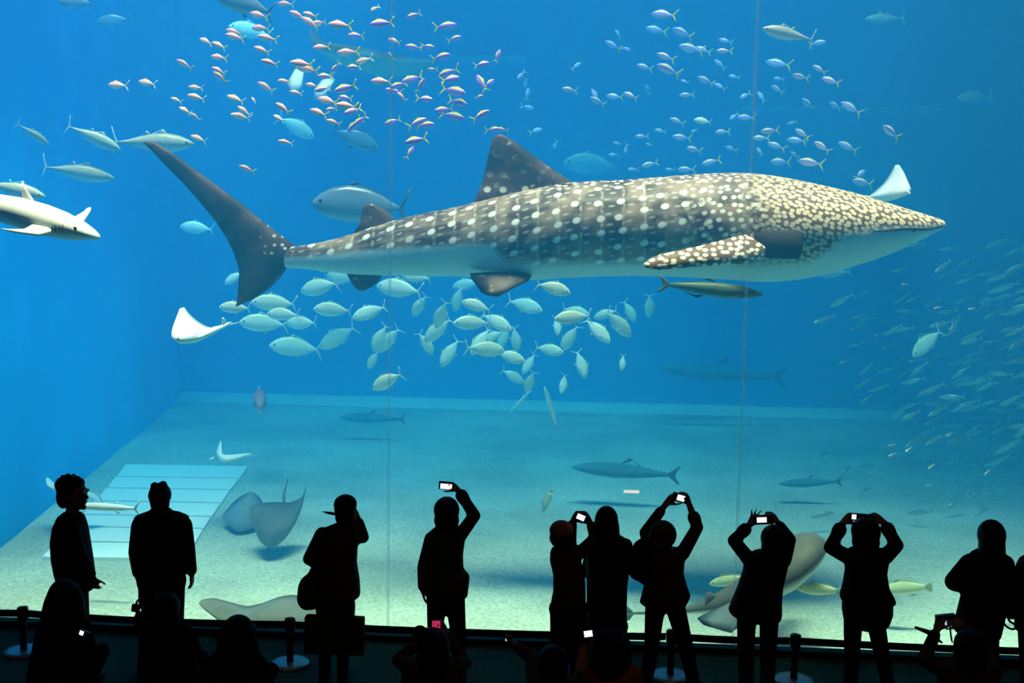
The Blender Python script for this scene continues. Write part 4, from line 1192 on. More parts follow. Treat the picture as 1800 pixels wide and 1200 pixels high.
def person(label, Y, head, hair, jacket, arms, legs, mats, skirt=None, shoes=True, group=None, neck_r=0.052, extra_body=None, voxel=0.0095, sleeve=(0.062, 0.055, 0.045), leg_r=(0.088, 0.066, 0.052), shoe_dir=(0, 1, 0), extra_jacket=None):
    """head: (x, top y, chin y, facing degrees from straight ahead to the glass, positive to the right)
    hair: list of geometry; jacket: px_loft rows; arms: list of dicts; legs: list of 3 joints"""
    mpp = Y / F
    hx, ht, hc, fac = head[:4]
    hoy = head[4] if len(head) > 4 else 0.0
    f = Vector((math.sin(R(fac)), math.cos(R(fac)), 0))
    h = (hc - ht) * mpp
    top = W(hx, ht, Y + hoy)
    geo = head_geo(top, h, f)
    # torso inside the jacket
    rows = [(y, (xl + xr) / 2 - (xr - xl) * 0.40, (xl + xr) / 2 + (xr - xl) * 0.40, hd * 0.78, *(r[4:] if len(r) > 4 else ())) for r in jacket for (y, xl, xr, hd) in [r[:4]]]
    geo.append(px_loft(rows, Y))
    ctop = W((rows[0][1] + rows[0][2]) / 2, rows[0][0] + 8, Y + (rows[0][4] if len(rows[0]) > 4 else 0))
    geo.append(capsule(top - Vector((0, 0, 0.72 * h)) - f * 0.05 * h, ctop, neck_r, neck_r * 1.15))
    jg = [px_loft(jacket, Y)]
    for a in arms:
        S, E, Wr = V3(a['s'], Y), V3(a['e'], Y), V3(a['w'], Y)
        sl = a.get('sleeve', sleeve)
        geo += [capsule(S, E, sl[0] * 0.72, sl[1] * 0.72), capsule(E, Wr, sl[1] * 0.72, 0.027)]
        geo += hand_geo(Wr, V3(a['h'], Y) - Wr if 'h' in a else (Wr - E), a.get('n', (0, 1, 0)), a.get('side', 1), a.get('curl', 0.5), a.get('hs', 0.95), a.get('spread', 0.10))
        e2 = E.lerp(Wr, a.get('cuff', 0.86))
        jg += [capsule(S, E, sl[0], sl[1]), capsule(E, e2, sl[1], sl[2])]
        if a.get('roll'):
            jg.append(capsule(e2 - (Wr - E).normalized() * 0.035, e2, sl[2] * 1.22, sl[2] * 1.28))
    tg = []
    shoe_geos = []
    for l in legs:
        H, K, A = [V3(p, Y) for p in l[:3]]
        geo += [capsule(H, K, leg_r[0] * 0.8, leg_r[1] * 0.8), capsule(K, A, leg_r[1] * 0.8, leg_r[2] * 0.7)]
        sd = Vector(l[3] if len(l) > 3 else shoe_dir).normalized()
        geo += [capsule(A, A + sd * 0.13 - Vector((0, 0, 0.03)), 0.036, 0.03)]
        tg += [capsule(H, K, leg_r[0], leg_r[1]), capsule(K, A + (A - K).normalized() * 0.0, leg_r[1], leg_r[2])]
        shoe_geos.append(solid('shoe', [capsule(A - sd * 0.045 - Vector((0, 0, 0.035)), A + sd * 0.15 - Vector((0, 0, 0.045)), 0.043, 0.038), capsule(A, A - Vector((0, 0, 0.03)), 0.05, 0.046)], 0.012, 2))
    if len(legs) == 2:
        H0, H1 = V3(legs[0][0], Y), V3(legs[1][0], Y)
        tg.append(capsule(H0 + Vector((0, 0, .05)), H1 + Vector((0, 0, .05)), leg_r[0] * 1.12, leg_r[0] * 1.12))
        geo.append(capsule(H0 + Vector((0, 0, .05)), H1 + Vector((0, 0, .05)), leg_r[0] * 0.95, leg_r[0] * 0.95))
    if extra_body: geo += extra_body
    p = link('person', solid('person', geo, voxel, 2), M['skin'])
    tag(p, label, 'person', group)
    if extra_jacket: jg += extra_jacket
    link('jacket', solid('jacket', jg, 0.013, 3), mats[0], p)
    if tg: link('trousers', solid('trousers', tg, 0.014, 3), mats[1], p)
    if skirt: link('skirt', solid('skirt', [px_loft(skirt, Y)], 0.014, 2), mats[3] if len(mats) > 3 else mats[0], p)
    if hair: link('hair', solid('hair', hair, 0.011, 2), mats[2], p)
    if shoes:
        for s in shoe_geos: link('shoe', s, mats[4] if len(mats) > 4 else M['shoe'], p)
    return p


def add_part(p, name, geos, mat, voxel=0.011, smooth=2):
    return link(name, solid(name, geos, voxel, smooth), mat, p)


def gadget(name, label, px, py, w, h, Y, tilt=0.0, screen=None, lens=True, yaw=0.0, scr='screen', cat='phone', thick=0.012, body='phone', group=None):
    """phone or compact camera held up: w, h in pixels; its lit screen faces away from the glass"""
    c = W(px, py, Y)
    mpp = Y / F
    o = empty(name, c)
    o.rotation_euler = (0, R(tilt), R(yaw))
    tag(o, label, cat, group)
    W2, H2 = w * mpp / 2, h * mpp / 2
    bo = box('body', (-W2, W2, -thick / 2, thick / 2, -H2, H2), M[body], o, min(0.006, thick * 0.3))
    if screen:
        a, b, c2, d = screen
        s = box('screen', (-W2 + 2 * W2 * a, -W2 + 2 * W2 * b, -thick / 2 - 0.0015, -thick / 2 + 0.001, -H2 + 2 * H2 * c2, -H2 + 2 * H2 * d), M[scr], bo)
    if lens:
        g = capsule((W2 * 0.45, thick * 0.4, H2 * 0.2), (W2 * 0.45, thick * 0.9, H2 * 0.2), min(W2, H2) * 0.4, min(W2, H2) * 0.38)
        link('lens', make_mesh('lens', *g), M['phone'], bo)
    return o


def Yfoot(x, y):
    return G(x, y, 0.0).y


# --- man in profile looking along the window
Y = Yfoot(140, 1172)
hairg = [blob(W(122, 858, Y), .108, .12, .105), blob(W(113, 872, Y + .02), .06, .10, .11), blob(W(128, 848, Y), .085, .10, .06), blob(W(108, 852, Y), .05, .08, .07), blob(W(141, 850, Y), .03, .07, .05)] + [capsule(W(122, 858, Y), W(122 + 24 * math.sin(t), 858 - 23 * math.cos(t), Y + .04 * math.sin(5 * t)), .05, .022) for t in (-1.3, -.9, -.5, -.1, .3, .65, 1.0)]
P1 = person('man in dark shirt in profile with tousled hair beside the barrier post', Y, (130, 843, 900, 90), hairg,
            [(900, 112, 141, .06), (908, 103, 146, .12), (925, 97, 149, .17), (950, 94, 153, .19), (980, 96, 158, .19), (1005, 100, 162, .18), (1026, 106, 164, .17), (1036, 112, 163, .15)],
            [dict(s=(128, 925, -.17), e=(140, 972, -.21), w=(163, 1014, -.16), h=(168, 1034, -.14), n=(0, 1, 0), side=1, curl=.55), dict(s=(126, 925, .17), e=(134, 972, .22), w=(150, 1012, .2), h=(156, 1030, .2), n=(0, -1, 0), side=-1, curl=.55)],
            [((135, 1036, -.08), (138, 1100, -.08), (138, 1160, -.08), (1, .1, 0)), ((136, 1036, .08), (142, 1100, .09), (146, 1154, .1), (1, .2, 0))],
            [M['navy'], M['denim'], M['hair']], leg_r=(.098, .078, .06))
# --- man seen from behind with vest
Y = Yfoot(285, 1182)
hairg = [blob(W(281, 870, Y - .01), .096, .112, .108), blob(W(281, 884, Y - .045), .085, .075, .085), blob(W(271, 853, Y), .03, .05, .03), blob(W(286, 851, Y), .035, .05, .03)]
P2 = person('man seen from behind in sleeveless vest over dark sleeves', Y, (281, 851, 901, 4), hairg,
            [(897, 262, 302, .07), (905, 250, 318, .12), (916, 242, 326, .15), (940, 240, 326, .16), (975, 242, 324, .16), (1005, 241, 324, .16), (1022, 244, 322, .15)],
            [dict(s=(246, 922), e=(238, 970), w=(243, 1012), h=(247, 1032), n=(1, 0, 0), side=-1, curl=.5), dict(s=(323, 922), e=(331, 968), w=(337, 1008), h=(338, 1030), n=(-1, 0, 0), side=1, curl=.5)],
            [((264, 1030), (262, 1100), (262, 1164)), ((304, 1030), (306, 1100), (308, 1166))],
            [M['black'], M['denim'], M['hair'], M['black'], M['shoe_w']], leg_r=(.105, .085, .07), sleeve=(.075, .062, .05))
VEST = add_part(P2, 'vest', [px_loft([(902, 252, 316, .12), (908, 237, 331, .145), (916, 238, 330, .165), (930, 241, 326, .178), (970, 240, 325, .18), (1010, 240, 325, .18), (1018, 243, 323, .17)], Y)], M['black'])
add_part(VEST, 'collar', [px_loft([(893, 266, 298, .07), (900, 262, 303, .085), (905, 262, 303, .09)], Y)], M['grey'])
# --- visitor with visor cap, bag and flat shopping bag
Y = Yfoot(600, 1196)
P3 = person('visitor in long coat and peaked cap raising one hand to the face', Y, (607, 876, 924, -20), [blob(W(607, 893, Y), .097, .11, .112), blob(W(607, 908, Y - .03), .09, .085, .09)],
            [(921, 588, 626, .08), (928, 572, 632, .12), (938, 556, 634, .15), (965, 550, 628, .16), (990, 548, 627, .16), (1020, 546, 632, .17), (1046, 546, 633, .18), (1050, 552, 626, .17)],
            [dict(s=(566, 938), e=(543, 982), w=(566, 996, .16), h=(582, 990, .24), n=(0, 0, 1), side=-1, curl=.6), dict(s=(620, 940), e=(638, 944, .06), w=(630, 914, .08), h=(622, 898, .10), n=(-.6, .5, 0), side=1, curl=.6)],
            [((577, 1070), (572, 1130), (570, 1184)), ((606, 1070), (604, 1130), (602, 1184))],
            [M['brown'], M['black'], M['hair'], M['black']], skirt=[(1044, 556, 622, .16), (1070, 556, 624, .16), (1092, 560, 622, .15)], leg_r=(.075, .062, .048))
CAP = add_part(P3, 'cap', [blob(W(607, 886, Y), .101, .118, .085)], M['black'])
add_part(CAP, 'brim', [capsule(W(589, 903, Y + .05), W(567, 899, Y + .06), .016, .008), capsule(W(590, 904, Y - .03), W(572, 901, Y - .02), .014, .008), capsule(W(588, 903, Y + .1), W(574, 900, Y + .1), .014, .008)], M['black'])
# bags
bg = empty('shoulder_bag', W(545, 1070, Y - .12)); tag(bg, 'round dark shoulder bag at the hip of the capped visitor', 'bag')
g = solid('bag_body', [blob(W(546, 1040, Y - .08) - bg.location, .115, .10, .16), blob(W(540, 1050, Y - .08) - bg.location, .09, .09, .11), blob(W(556, 1012, Y - .06) - bg.location, .07, .07, .10)], .014, 3)
link('bag_body', g, M['brown'], bg)
link('strap', solid('strap', [capsule(W(552, 1010, Y - .16) - bg.location, W(566, 950, Y - .19) - bg.location, .02, .018), capsule(W(566, 950, Y - .19) - bg.location, W(578, 928, Y - .12) - bg.location, .018, .018)], .011, 1), M['brown'], bg)
pb = empty('shopping_bag', W(588, 1152, Y - .14)); tag(pb, 'large flat dark shopping bag held in front of the legs', 'bag')
a = W(537, 1081, Y - .14) - pb.location; b = W(640, 1150, Y - .14) - pb.location
box('bag_body', (a.x, b.x, -.045, .045, b.z, a.z), M['olive'], pb, .01)
for s in (-.05, .05):
    link('handle', solid('handle', [capsule((-.1, s, a.z - .01), (-.08, s, a.z + .1), .011, .011), capsule((-.08, s, a.z + .1), (.08, s, a.z + .1), .011, .011), capsule((.08, s, a.z + .1), (.1, s, a.z - .01), .011, .011)], .009, 1), M['olive'], pb)
# --- woman holding a phone high with one hand
Y = Yfoot(785, 1190)
P4 = person('visitor with bobbed hair and flared jacket holding one phone high', Y, (786, 877, 926, 0), [blob(W(785, 896, Y - .01), .115, .125, .118), blob(W(785, 914, Y - .03), .112, .105, .10), blob(W(785, 926, Y - .05), .10, .07, .06)],
            [(924, 768, 806, .07), (934, 756, 814, .11), (945, 746, 818, .14), (975, 750, 814, .15), (1000, 750, 815, .15), (1012, 744, 826, .16), (1030, 745, 824, .17), (1047, 750, 822, .16)],
            [dict(s=(758, 946), e=(744, 996), w=(743, 1036), h=(746, 1056), n=(1, .2, 0), side=-1, curl=.5), dict(s=(806, 945), e=(834, 906), w=(806, 862, .05), h=(794, 852, .08), n=(-.4, .6, -.4), side=1, curl=.7, cuff=.8, roll=True)],
            [((767, 1050), (765, 1120), (766, 1176)), ((800, 1050), (806, 1120), (806, 1178))],
            [M['grey'], M['denim'], M['hair']], leg_r=(.088, .07, .056), sleeve=(.062, .055, .046))
gadget('phone', 'compact phone with white lit screen held up in one hand', 784, 853, 26, 15, Y + .05, 3, (.12, .92, .1, .72))
# --- boy with woollen hat
Y = Yfoot(988, 1236)
P5 = person('child in pale topped hat reaching up with a phone beside a taller visitor', Y, (986, 923, 964, 10), [blob(W(986, 945, Y - .02), .098, .105, .085)],
            [(962, 970, 1004, .07), (970, 967, 1014, .11), (985, 966, 1022, .14), (1010, 972, 1028, .15), (1040, 972, 1030, .16), (1060, 968, 1030, .17), (1076, 972, 1028, .16)],
            [dict(s=(1002, 970), e=(1004, 940, .2), w=(1006, 918, .1), h=(1014, 906, .12), n=(.4, .5, 0), side=-1, curl=.7), dict(s=(1016, 974), e=(1046, 945, .16), w=(1038, 920, .12), h=(1030, 908, .12), n=(-.5, .5, 0), side=1, curl=.7)],
            [((984, 1080), (982, 1140), (982, 1192)), ((1014, 1080), (1014, 1140), (1014, 1192))],
            [M['brown'], M['denim'], M['hair']], leg_r=(.085, .07, .058), sleeve=(.055, .048, .042))
add_part(P5, 'hat', [blob(W(987, 932, Y), .102, .112, .085)], M['red'])
gadget('phone', 'small phone glowing between the hands of the hatted child', 1022, 909, 28, 14, Y + .05, 22, (.2, .72, .15, .85))
# --- taller woman with long hair
Y = Yfoot(1068, 1212)
P6 = person('long-haired visitor in a straight dark coat beside the hatted child', Y, (1066, 893, 940, -6), [blob(W(1066, 914, Y - .01), .102, .118, .125), px_loft([(905, 1047, 1085, .09, -.03), (925, 1043, 1089, .10, -.04), (945, 1042, 1090, .09, -.06), (965, 1046, 1086, .07, -.10), (975, 1052, 1080, .05, -.11)], Y)],
            [(938, 1048, 1086, .08), (946, 1037, 1100, .12), (956, 1031, 1108, .15), (990, 1030, 1108, .16), (1030, 1031, 1103, .17), (1070, 1030, 1102, .18), (1110, 1030, 1103, .18), (1118, 1034, 1100, .17)],
            [dict(s=(1042, 958), e=(1032, 1005, .12), w=(1046, 990, .3), h=(1056, 980, .36), n=(1, 0, 0), side=1, curl=.6), dict(s=(1100, 958), e=(1108, 1000, .1), w=(1094, 990, .3), h=(1084, 980, .36), n=(-1, 0, 0), side=-1, curl=.6)],
            [((1048, 1110), (1048, 1160), (1048, 1210)), ((1084, 1110), (1084, 1160), (1084, 1210))],
            [M['black'], M['black'], M['hair']], leg_r=(.09, .072, .056))
# --- visitor with both arms high, brown hair, legs apart
Y = Yfoot(1180, 1228)
P7 = person('brown-haired visitor with legs apart raising a phone with both arms', Y, (1166, 918, 964, 0), [blob(W(1165, 939, Y - .01), .118, .13, .12), blob(W(1160, 957, Y - .05), .10, .08, .09), blob(W(1150, 950, Y - .03), .06, .08, .09)],
            [(962, 1148, 1190, .07), (968, 1138, 1204, .12), (980, 1134, 1204, .15), (1005, 1136, 1202, .15), (1025, 1133, 1207, .16), (1045, 1128, 1214, .17), (1060, 1124, 1206, .16)],
            [dict(s=(1146, 972), e=(1134, 936, .1), w=(1170, 886, .1), h=(1184, 872, .12), n=(.5, .5, 0), side=-1, curl=.6, cuff=.75), dict(s=(1200, 972), e=(1226, 926, .08), w=(1212, 888, .1), h=(1206, 872, .12), n=(-.5, .5, 0), side=1, curl=.6, cuff=.45, roll=True)],
            [((1152, 1062), (1146, 1130), (1134, 1210)), ((1186, 1062), (1204, 1130), (1222, 1212))],
            [M['olive'], M['denim'], M['hair_br']], leg_r=(.088, .068, .056), sleeve=(.062, .052, .045))
gadget('phone', 'phone with bright screen held above the brown-haired visitor', 1196, 875, 30, 16, Y + .06, 14, (.3, .75, .2, .85))
bp = empty('tote_bag', W(1118, 1020, Y - .05)); tag(bp, 'slack black tote bag hanging beside the brown-haired visitor', 'bag')
link('bag_body', solid('bag_body', [px_loft([(946, 1128, 1138, .05), (955, 1115, 1140, .07), (975, 1107, 1142, .08), (1000, 1104, 1142, .09), (1014, 1108, 1142, .08), (1022, 1124, 1146, .06), (1034, 1138, 1148, .04)], Y - .05)], .013, 3), M['black'], bp)
bp.children[0].matrix_parent_inverse = Matrix.Translation(-bp.location)
link('strap', solid('strap', [capsule(W(1128, 950, Y - .05) - bp.location, W(1146, 966, Y - .14) - bp.location, .018, .018)], .011, 1), M['black'], bp)
# --- visitor in A-line coat
Y = Yfoot(1335, 1246)
P8 = person('visitor in flared coat with splayed fingers raising a small camera', Y, (1360, 926, 970, 0), [blob(W(1360, 946, Y), .108, .12, .115), blob(W(1360, 962, Y - .03), .105, .09, .09), blob(W(1366, 978, Y - .04), .08, .06, .06)],
            [(968, 1330, 1376, .08), (974, 1318, 1384, .12), (985, 1308, 1386, .15), (1005, 1306, 1382, .15), (1030, 1298, 1376, .16), (1055, 1288, 1374, .18), (1076, 1280, 1374, .2), (1084, 1292, 1372, .19)],
            [dict(s=(1316, 982), e=(1290, 950, .02), w=(1318, 922, .1), h=(1327, 908, .12), n=(.3, .8, .2), side=-1, curl=.12, spread=.3, cuff=.7, roll=True), dict(s=(1378, 985), e=(1388, 948, .04), w=(1368, 920, .1), h=(1360, 908, .12), n=(-.6, .5, 0), side=1, curl=.6)],
            [((1312, 1086), (1311, 1160), (1312, 1230)), ((1352, 1086), (1350, 1160), (1348, 1230))],
            [M['black'], M['black'], M['hair']], leg_r=(.082, .068, .055), sleeve=(.062, .054, .045))
gadget('compact_camera', 'small camera with white screen held by splayed fingers', 1343, 913, 34, 17, Y + .07, -4, (.12, .62, .25, .8), cat='camera', thick=.024)
# --- visitor in skirted jacket
Y = Yfoot(1520, 1246)
P9 = person('visitor in jacket over a short skirt holding a camera over the head', Y, (1522, 913, 962, 0), [blob(W(1522, 934, Y), .12, .13, .125), blob(W(1522, 952, Y - .03), .115, .10, .10), blob(W(1522, 966, Y - .05), .10, .07, .06)],
            [(962, 1500, 1548, .08), (968, 1490, 1560, .12), (980, 1484, 1562, .15), (1005, 1486, 1558, .15), (1030, 1482, 1562, .16), (1048, 1477, 1572, .18), (1057, 1478, 1574, .18)],
            [dict(s=(1490, 978), e=(1460, 962, .03), w=(1482, 918, .1), h=(1494, 908, .12), n=(.5, .5, 0), side=-1, curl=.6, cuff=.72, roll=True), dict(s=(1556, 978), e=(1576, 958, .03), w=(1554, 918, .1), h=(1540, 908, .12), n=(-.5, .5, 0), side=1, curl=.6, cuff=.72, roll=True)],
            [((1500, 1085), (1497, 1160), (1494, 1232)), ((1538, 1085), (1552, 1160), (1568, 1232))],
            [M['black'], M['black'], M['hair'], M['navy']], skirt=[(1050, 1482, 1568, .17), (1075, 1481, 1568, .18), (1092, 1484, 1562, .18), (1098, 1492, 1552, .17)], leg_r=(.08, .064, .052), sleeve=(.066, .058, .048))
gadget('compact_camera', 'small camera with a tiny white light held over bowed hair', 1517, 909, 42, 13, Y + .08, 3, (.02, .2, .2, .85), cat='camera', thick=.024)
# --- hooded visitor at the right
Y = Yfoot(1725, 1252)
P10 = person('hooded long-haired visitor in bulky coat with bent elbow', Y, (1743, 917, 968, 12), [blob(W(1743, 940, Y), .11, .125, .13), px_loft([(930, 1723, 1764, .10, -.02), (955, 1722, 1765, .11, -.03), (975, 1721, 1766, .10, -.05), (990, 1726, 1768, .08, -.08)], Y)],
            [(966, 1720, 1764, .08), (974, 1708, 1770, .12), (988, 1700, 1772, .15), (1020, 1698, 1772, .17), (1050, 1692, 1770, .18), (1085, 1684, 1762, .19), (1110, 1678, 1756, .19), (1116, 1686, 1752, .18)],
            [dict(s=(1706, 990), e=(1678, 1022, -.02), w=(1708, 1036, .2), h=(1724, 1032, .28), n=(0, 0, 1), side=-1, curl=.6, sleeve=(.085, .08, .055)), dict(s=(1768, 990), e=(1770, 1040, .0), w=(1758, 1028, .18), h=(1750, 1018, .26), n=(-1, 0, .2), side=1, curl=.6)],
            [((1702, 1110), (1702, 1180), (1702, 1238)), ((1738, 1110), (1740, 1180), (1742, 1238))],
            [M['black'], M['black'], M['hair']], leg_r=(.085, .068, .055), sleeve=(.07, .06, .05))
Y = Yfoot(1812, 1252)
P11 = person('visitor cut by the frame holding out a strap beside the hooded visitor', Y, (1826, 930, 978, -30), [blob(W(1826, 952, Y), .105, .12, .12)],
            [(976, 1806, 1848, .08), (984, 1794, 1860, .12), (998, 1788, 1868, .15), (1040, 1790, 1866, .16), (1080, 1788, 1866, .17), (1110, 1786, 1866, .18)],
            [dict(s=(1796, 1002), e=(1792, 1040, -.08), w=(1786, 1034, .1), h=(1779, 1022, .16), n=(-.4, .4, .6), side=1, curl=.6, cuff=.6), dict(s=(1860, 1002), e=(1872, 1045), w=(1868, 1088), h=(1866, 1106), n=(-1, 0, 0), side=-1, curl=.5)],
            [((1808, 1110), (1808, 1180), (1808, 1238)), ((1846, 1110), (1846, 1180), (1846, 1238))],
            [M['black'], M['black'], M['hair']], leg_r=(.085, .068, .055))
hb = empty('handbag', W(1775, 1085, Y + .05)); tag(hb, 'dark handbag with looped straps between the two visitors at right', 'bag')
link('bag_body', solid('bag_body', [px_loft([(1046, 1756, 1788, .05), (1060, 1752, 1790, .07), (1080, 1756, 1790, .06), (1086, 1768, 1788, .04)], Y + .05)], .013, 2), M['black'], hb)
hb.children[0].matrix_parent_inverse = Matrix.Translation(-hb.location)
def strap_curve(par, pts, Yp, r=.011):
    P = [W(a, b, Yp) - par.location for a, b in pts]
    link('strap', solid('strap', [capsule(p, q, r, r) for p, q in zip(P[:-1], P[1:])], .009, 1), M['black'], par)
strap_curve(hb, [(1758, 1078), (1762, 1092), (1770, 1102), (1780, 1106), (1790, 1102)], Y + .05)
strap_curve(hb, [(1770, 1082), (1775, 1092), (1784, 1097), (1792, 1096)], Y + .05)


# --- seated visitors in front
def seated(label, px, top, chin, Y, hair, jacket, arms, mats, fac=0.0, extra_jacket=None):
    """sits on the floor with folded legs"""
    b = W(px, chin + 40, Y)
    z = 0.11
    def J(dx, dy, dz):
        q = Vector((b.x + dx, Y + dy, dz)); return q
    legs = []
    body = []
    p = person(label, Y, (px, top, chin, fac), hair, jacket, arms, [], mats, extra_jacket=extra_jacket)
    tg = [capsule(J(-.10, .02, z + .03), J(.10, .02, z + .03), .125, .125)]
    for s in (-1, 1):
        tg += [capsule(J(s * .10, .02, z + .02), J(s * .17, .30, z + .22), .09, .07), capsule(J(s * .17, .30, z + .22), J(s * .06, .34, z - .04), .068, .052)]
    link('trousers', solid('trousers', tg, .016, 3), mats[1], p)
    for s in (-1, 1):
        link('shoe', solid('shoe', [capsule(J(s * .06, .33, z - .06), J(s * .08, .46, z - .065), .045, .04)], .013, 1), M['shoe'], p)
    return p


def down(rows, Y, x0, x1, n=3):
    """continue the jacket rows to the seat"""
    y0 = rows[-1][0]
    yb = 600
    # pixel row of the seat height
    for yy in range(int(y0), 1700, 4):
        yb = yy
        if W((x0 + x1) / 2, yy, Y).z < 0.14: break
    out = list(rows)
    for k in range(1, n + 1):
        t = k / n
        y = y0 + (yb - y0) * t
        out.append((y, rows[-1][1] + (x0 - rows[-1][1]) * t, rows[-1][2] + (x1 - rows[-1][2]) * t, rows[-1][3]))
    return out


Y = 7.85
S1 = seated('long-haired visitor crouching in front of the man in profile', 112, 1018, 1070, Y,
            [blob(W(112, 1044, Y), .12, .125, .13), px_loft([(1030, 90, 136, .10, -.02), (1055, 80, 146, .12, -.03), (1080, 74, 150, .12, -.05), (1110, 72, 146, .10, -.08), (1135, 78, 136, .06, -.10)], Y)],
            down([(1068, 92, 134, .08), (1080, 78, 148, .13), (1100, 68, 154, .16), (1140, 60, 156, .17), (1180, 52, 158, .18)], Y, 50, 164),
            [dict(s=(146, 1100), e=(158, 1140, .12), w=(146, 1122, .3), h=(143, 1112, .36), n=(-.5, .4, .3), side=1, curl=.6), dict(s=(78, 1104), e=(70, 1150, .1), w=(96, 1150, .28), h=(110, 1146, .34), n=(0, 0, 1), side=-1, curl=.6)],
            [M['black'], M['denim'], M['hair']])
gadget('compact_camera', 'small camera with speckled lights in the lap of the crouching visitor', 148, 1116, 22, 18, Y - .2, 20, (.1, .45, .5, .95), cat='camera', thick=.03)
Y = 7.8
S2 = seated('visitor crouching at the heels of the man in the vest', 292, 1042, 1088, Y,
            [blob(W(292, 1066, Y), .11, .12, .12), blob(W(292, 1082, Y - .03), .105, .09, .08)],
            down([(1086, 272, 314, .08), (1096, 256, 330, .13), (1112, 248, 340, .16), (1150, 246, 346, .17), (1190, 244, 350, .18)], Y, 240, 352),
            [dict(s=(258, 1112), e=(246, 1100, .1), w=(244, 1080, .25), h=(240, 1068, .28), n=(.5, .4, 0), side=-1, curl=.6, sleeve=(.055, .045, .04)), dict(s=(334, 1116), e=(346, 1160, .06), w=(330, 1170, .26), h=(316, 1168, .32), n=(0, 0, 1), side=1, curl=.6)],
            [M['black'], M['denim'], M['hair']])
gadget('compact_camera', 'small black camera at the hip of the man in the vest', 241, 1069, 20, 14, Y + .3, 8, (.55, .95, .2, .6), cat='camera', thick=.03, scr='screen_d')
Y = 7.6
S3 = seated('seated visitor with smooth dark hair between the two barrier posts', 418, 1087, 1136, Y,
            [blob(W(418, 1108, Y), .125, .13, .125), px_loft([(1100, 388, 449, .11, -.02), (1120, 384, 452, .12, -.03), (1145, 380, 455, .11, -.05), (1165, 386, 450, .08, -.08)], Y)],
            down([(1134, 396, 440, .08), (1146, 376, 456, .13), (1160, 364, 462, .16), (1190, 356, 470, .17)], Y, 350, 476),
            [dict(s=(372, 1165), e=(358, 1205, .1), w=(390, 1215, .28), h=(404, 1212, .34), n=(0, 0, 1), side=-1, curl=.6), dict(s=(456, 1165), e=(470, 1205, .1), w=(444, 1215, .28), h=(430, 1212, .34), n=(0, 0, 1), side=1, curl=.6)],
            [M['black'], M['denim'], M['hair']])
Y = 7.6
S4 = seated('seated visitor in checked jacket lifting a phone with pink screen', 762, 1108, 1156, Y,
            [blob(W(762, 1130, Y), .125, .13, .12), blob(W(738, 1112, Y - .02), .06, .06, .06), px_loft([(1125, 736, 788, .11, -.02), (1150, 732, 792, .11, -.04), (1180, 734, 790, .09, -.08), (1200, 742, 782, .06, -.1)], Y)],
            down([(1154, 742, 784, .08), (1160, 722, 802, .13), (1172, 708, 812, .16), (1200, 704, 818, .17)], Y, 700, 822),
            [dict(s=(720, 1172), e=(700, 1160, .12), w=(744, 1122, .32), h=(756, 1106, .36), n=(.5, .5, 0), side=-1, curl=.6), dict(s=(804, 1172), e=(818, 1165, .12), w=(784, 1112, .32), h=(772, 1092, .36), n=(-.5, .5, 0), side=1, curl=.35)],
            [M['olive'], M['denim'], M['hair']])
gadget('phone', 'phone with a glowing pink screen raised above seated hair', 767, 1100, 17, 24, Y + .3, 0, (.06, .94, .06, .94), True, scr='pink')
Y = 7.0
S5 = seated('seated visitor stretching one arm out along the barrier belt', 972, 1140, 1186, Y,
            [blob(W(972, 1162, Y), .115, .12, .12), blob(W(972, 1178, Y - .03), .11, .09, .08)],
            down([(1184, 952, 994, .08), (1192, 936, 1010, .13), (1206, 928, 1018, .16), (1230, 926, 1020, .17)], Y, 920, 1026),
            [dict(s=(940, 1204), e=(936, 1158, .25), w=(908, 1134, .4), h=(893, 1125, .44), n=(0, .5, .5), side=1, curl=.7, cuff=.8), dict(s=(1012, 1206), e=(1024, 1246, .1), w=(996, 1254, .3), h=(984, 1250, .34), n=(0, 0, 1), side=1, curl=.6)],
            [M['brown'], M['denim'], M['hair']])
gadget('compact_camera', 'tiny camera in an outstretched hand by the barrier belt', 893, 1122, 16, 12, Y + .45, 0, (.2, .6, .2, .6), cat='camera', thick=.02, scr='screen_d')
Y = 7.55
S6 = seated('seated visitor with long loose hair over an orange jacket', 1074, 1110, 1160, Y,
            [blob(W(1074, 1132, Y), .135, .14, .13), px_loft([(1120, 1042, 1106, .12, -.02), (1140, 1036, 1112, .13, -.03), (1165, 1034, 1110, .12, -.07), (1178, 1046, 1098, .09, -.12), (1186, 1058, 1086, .05, -.13)], Y)],
            down([(1156, 1050, 1098, .08), (1164, 1034, 1112, .13), (1176, 1026, 1118, .16), (1200, 1022, 1120, .17)], Y, 1014, 1128),
            [dict(s=(1034, 1180), e=(1020, 1190, .14), w=(1026, 1140, .36), h=(1030, 1122, .4), n=(.5, .5, 0), side=-1, curl=.6), dict(s=(1114, 1182), e=(1128, 1220, .1), w=(1104, 1230, .3), h=(1092, 1226, .34), n=(0, 0, 1), side=1, curl=.6)],
            [M['orange'], M['denim'], M['hair']])
gadget('phone', 'phone glowing white beside the hair over the orange jacket', 1034, 1113, 18, 14, Y + .3, -10, (.08, .92, .1, .9))
Y = 7.5
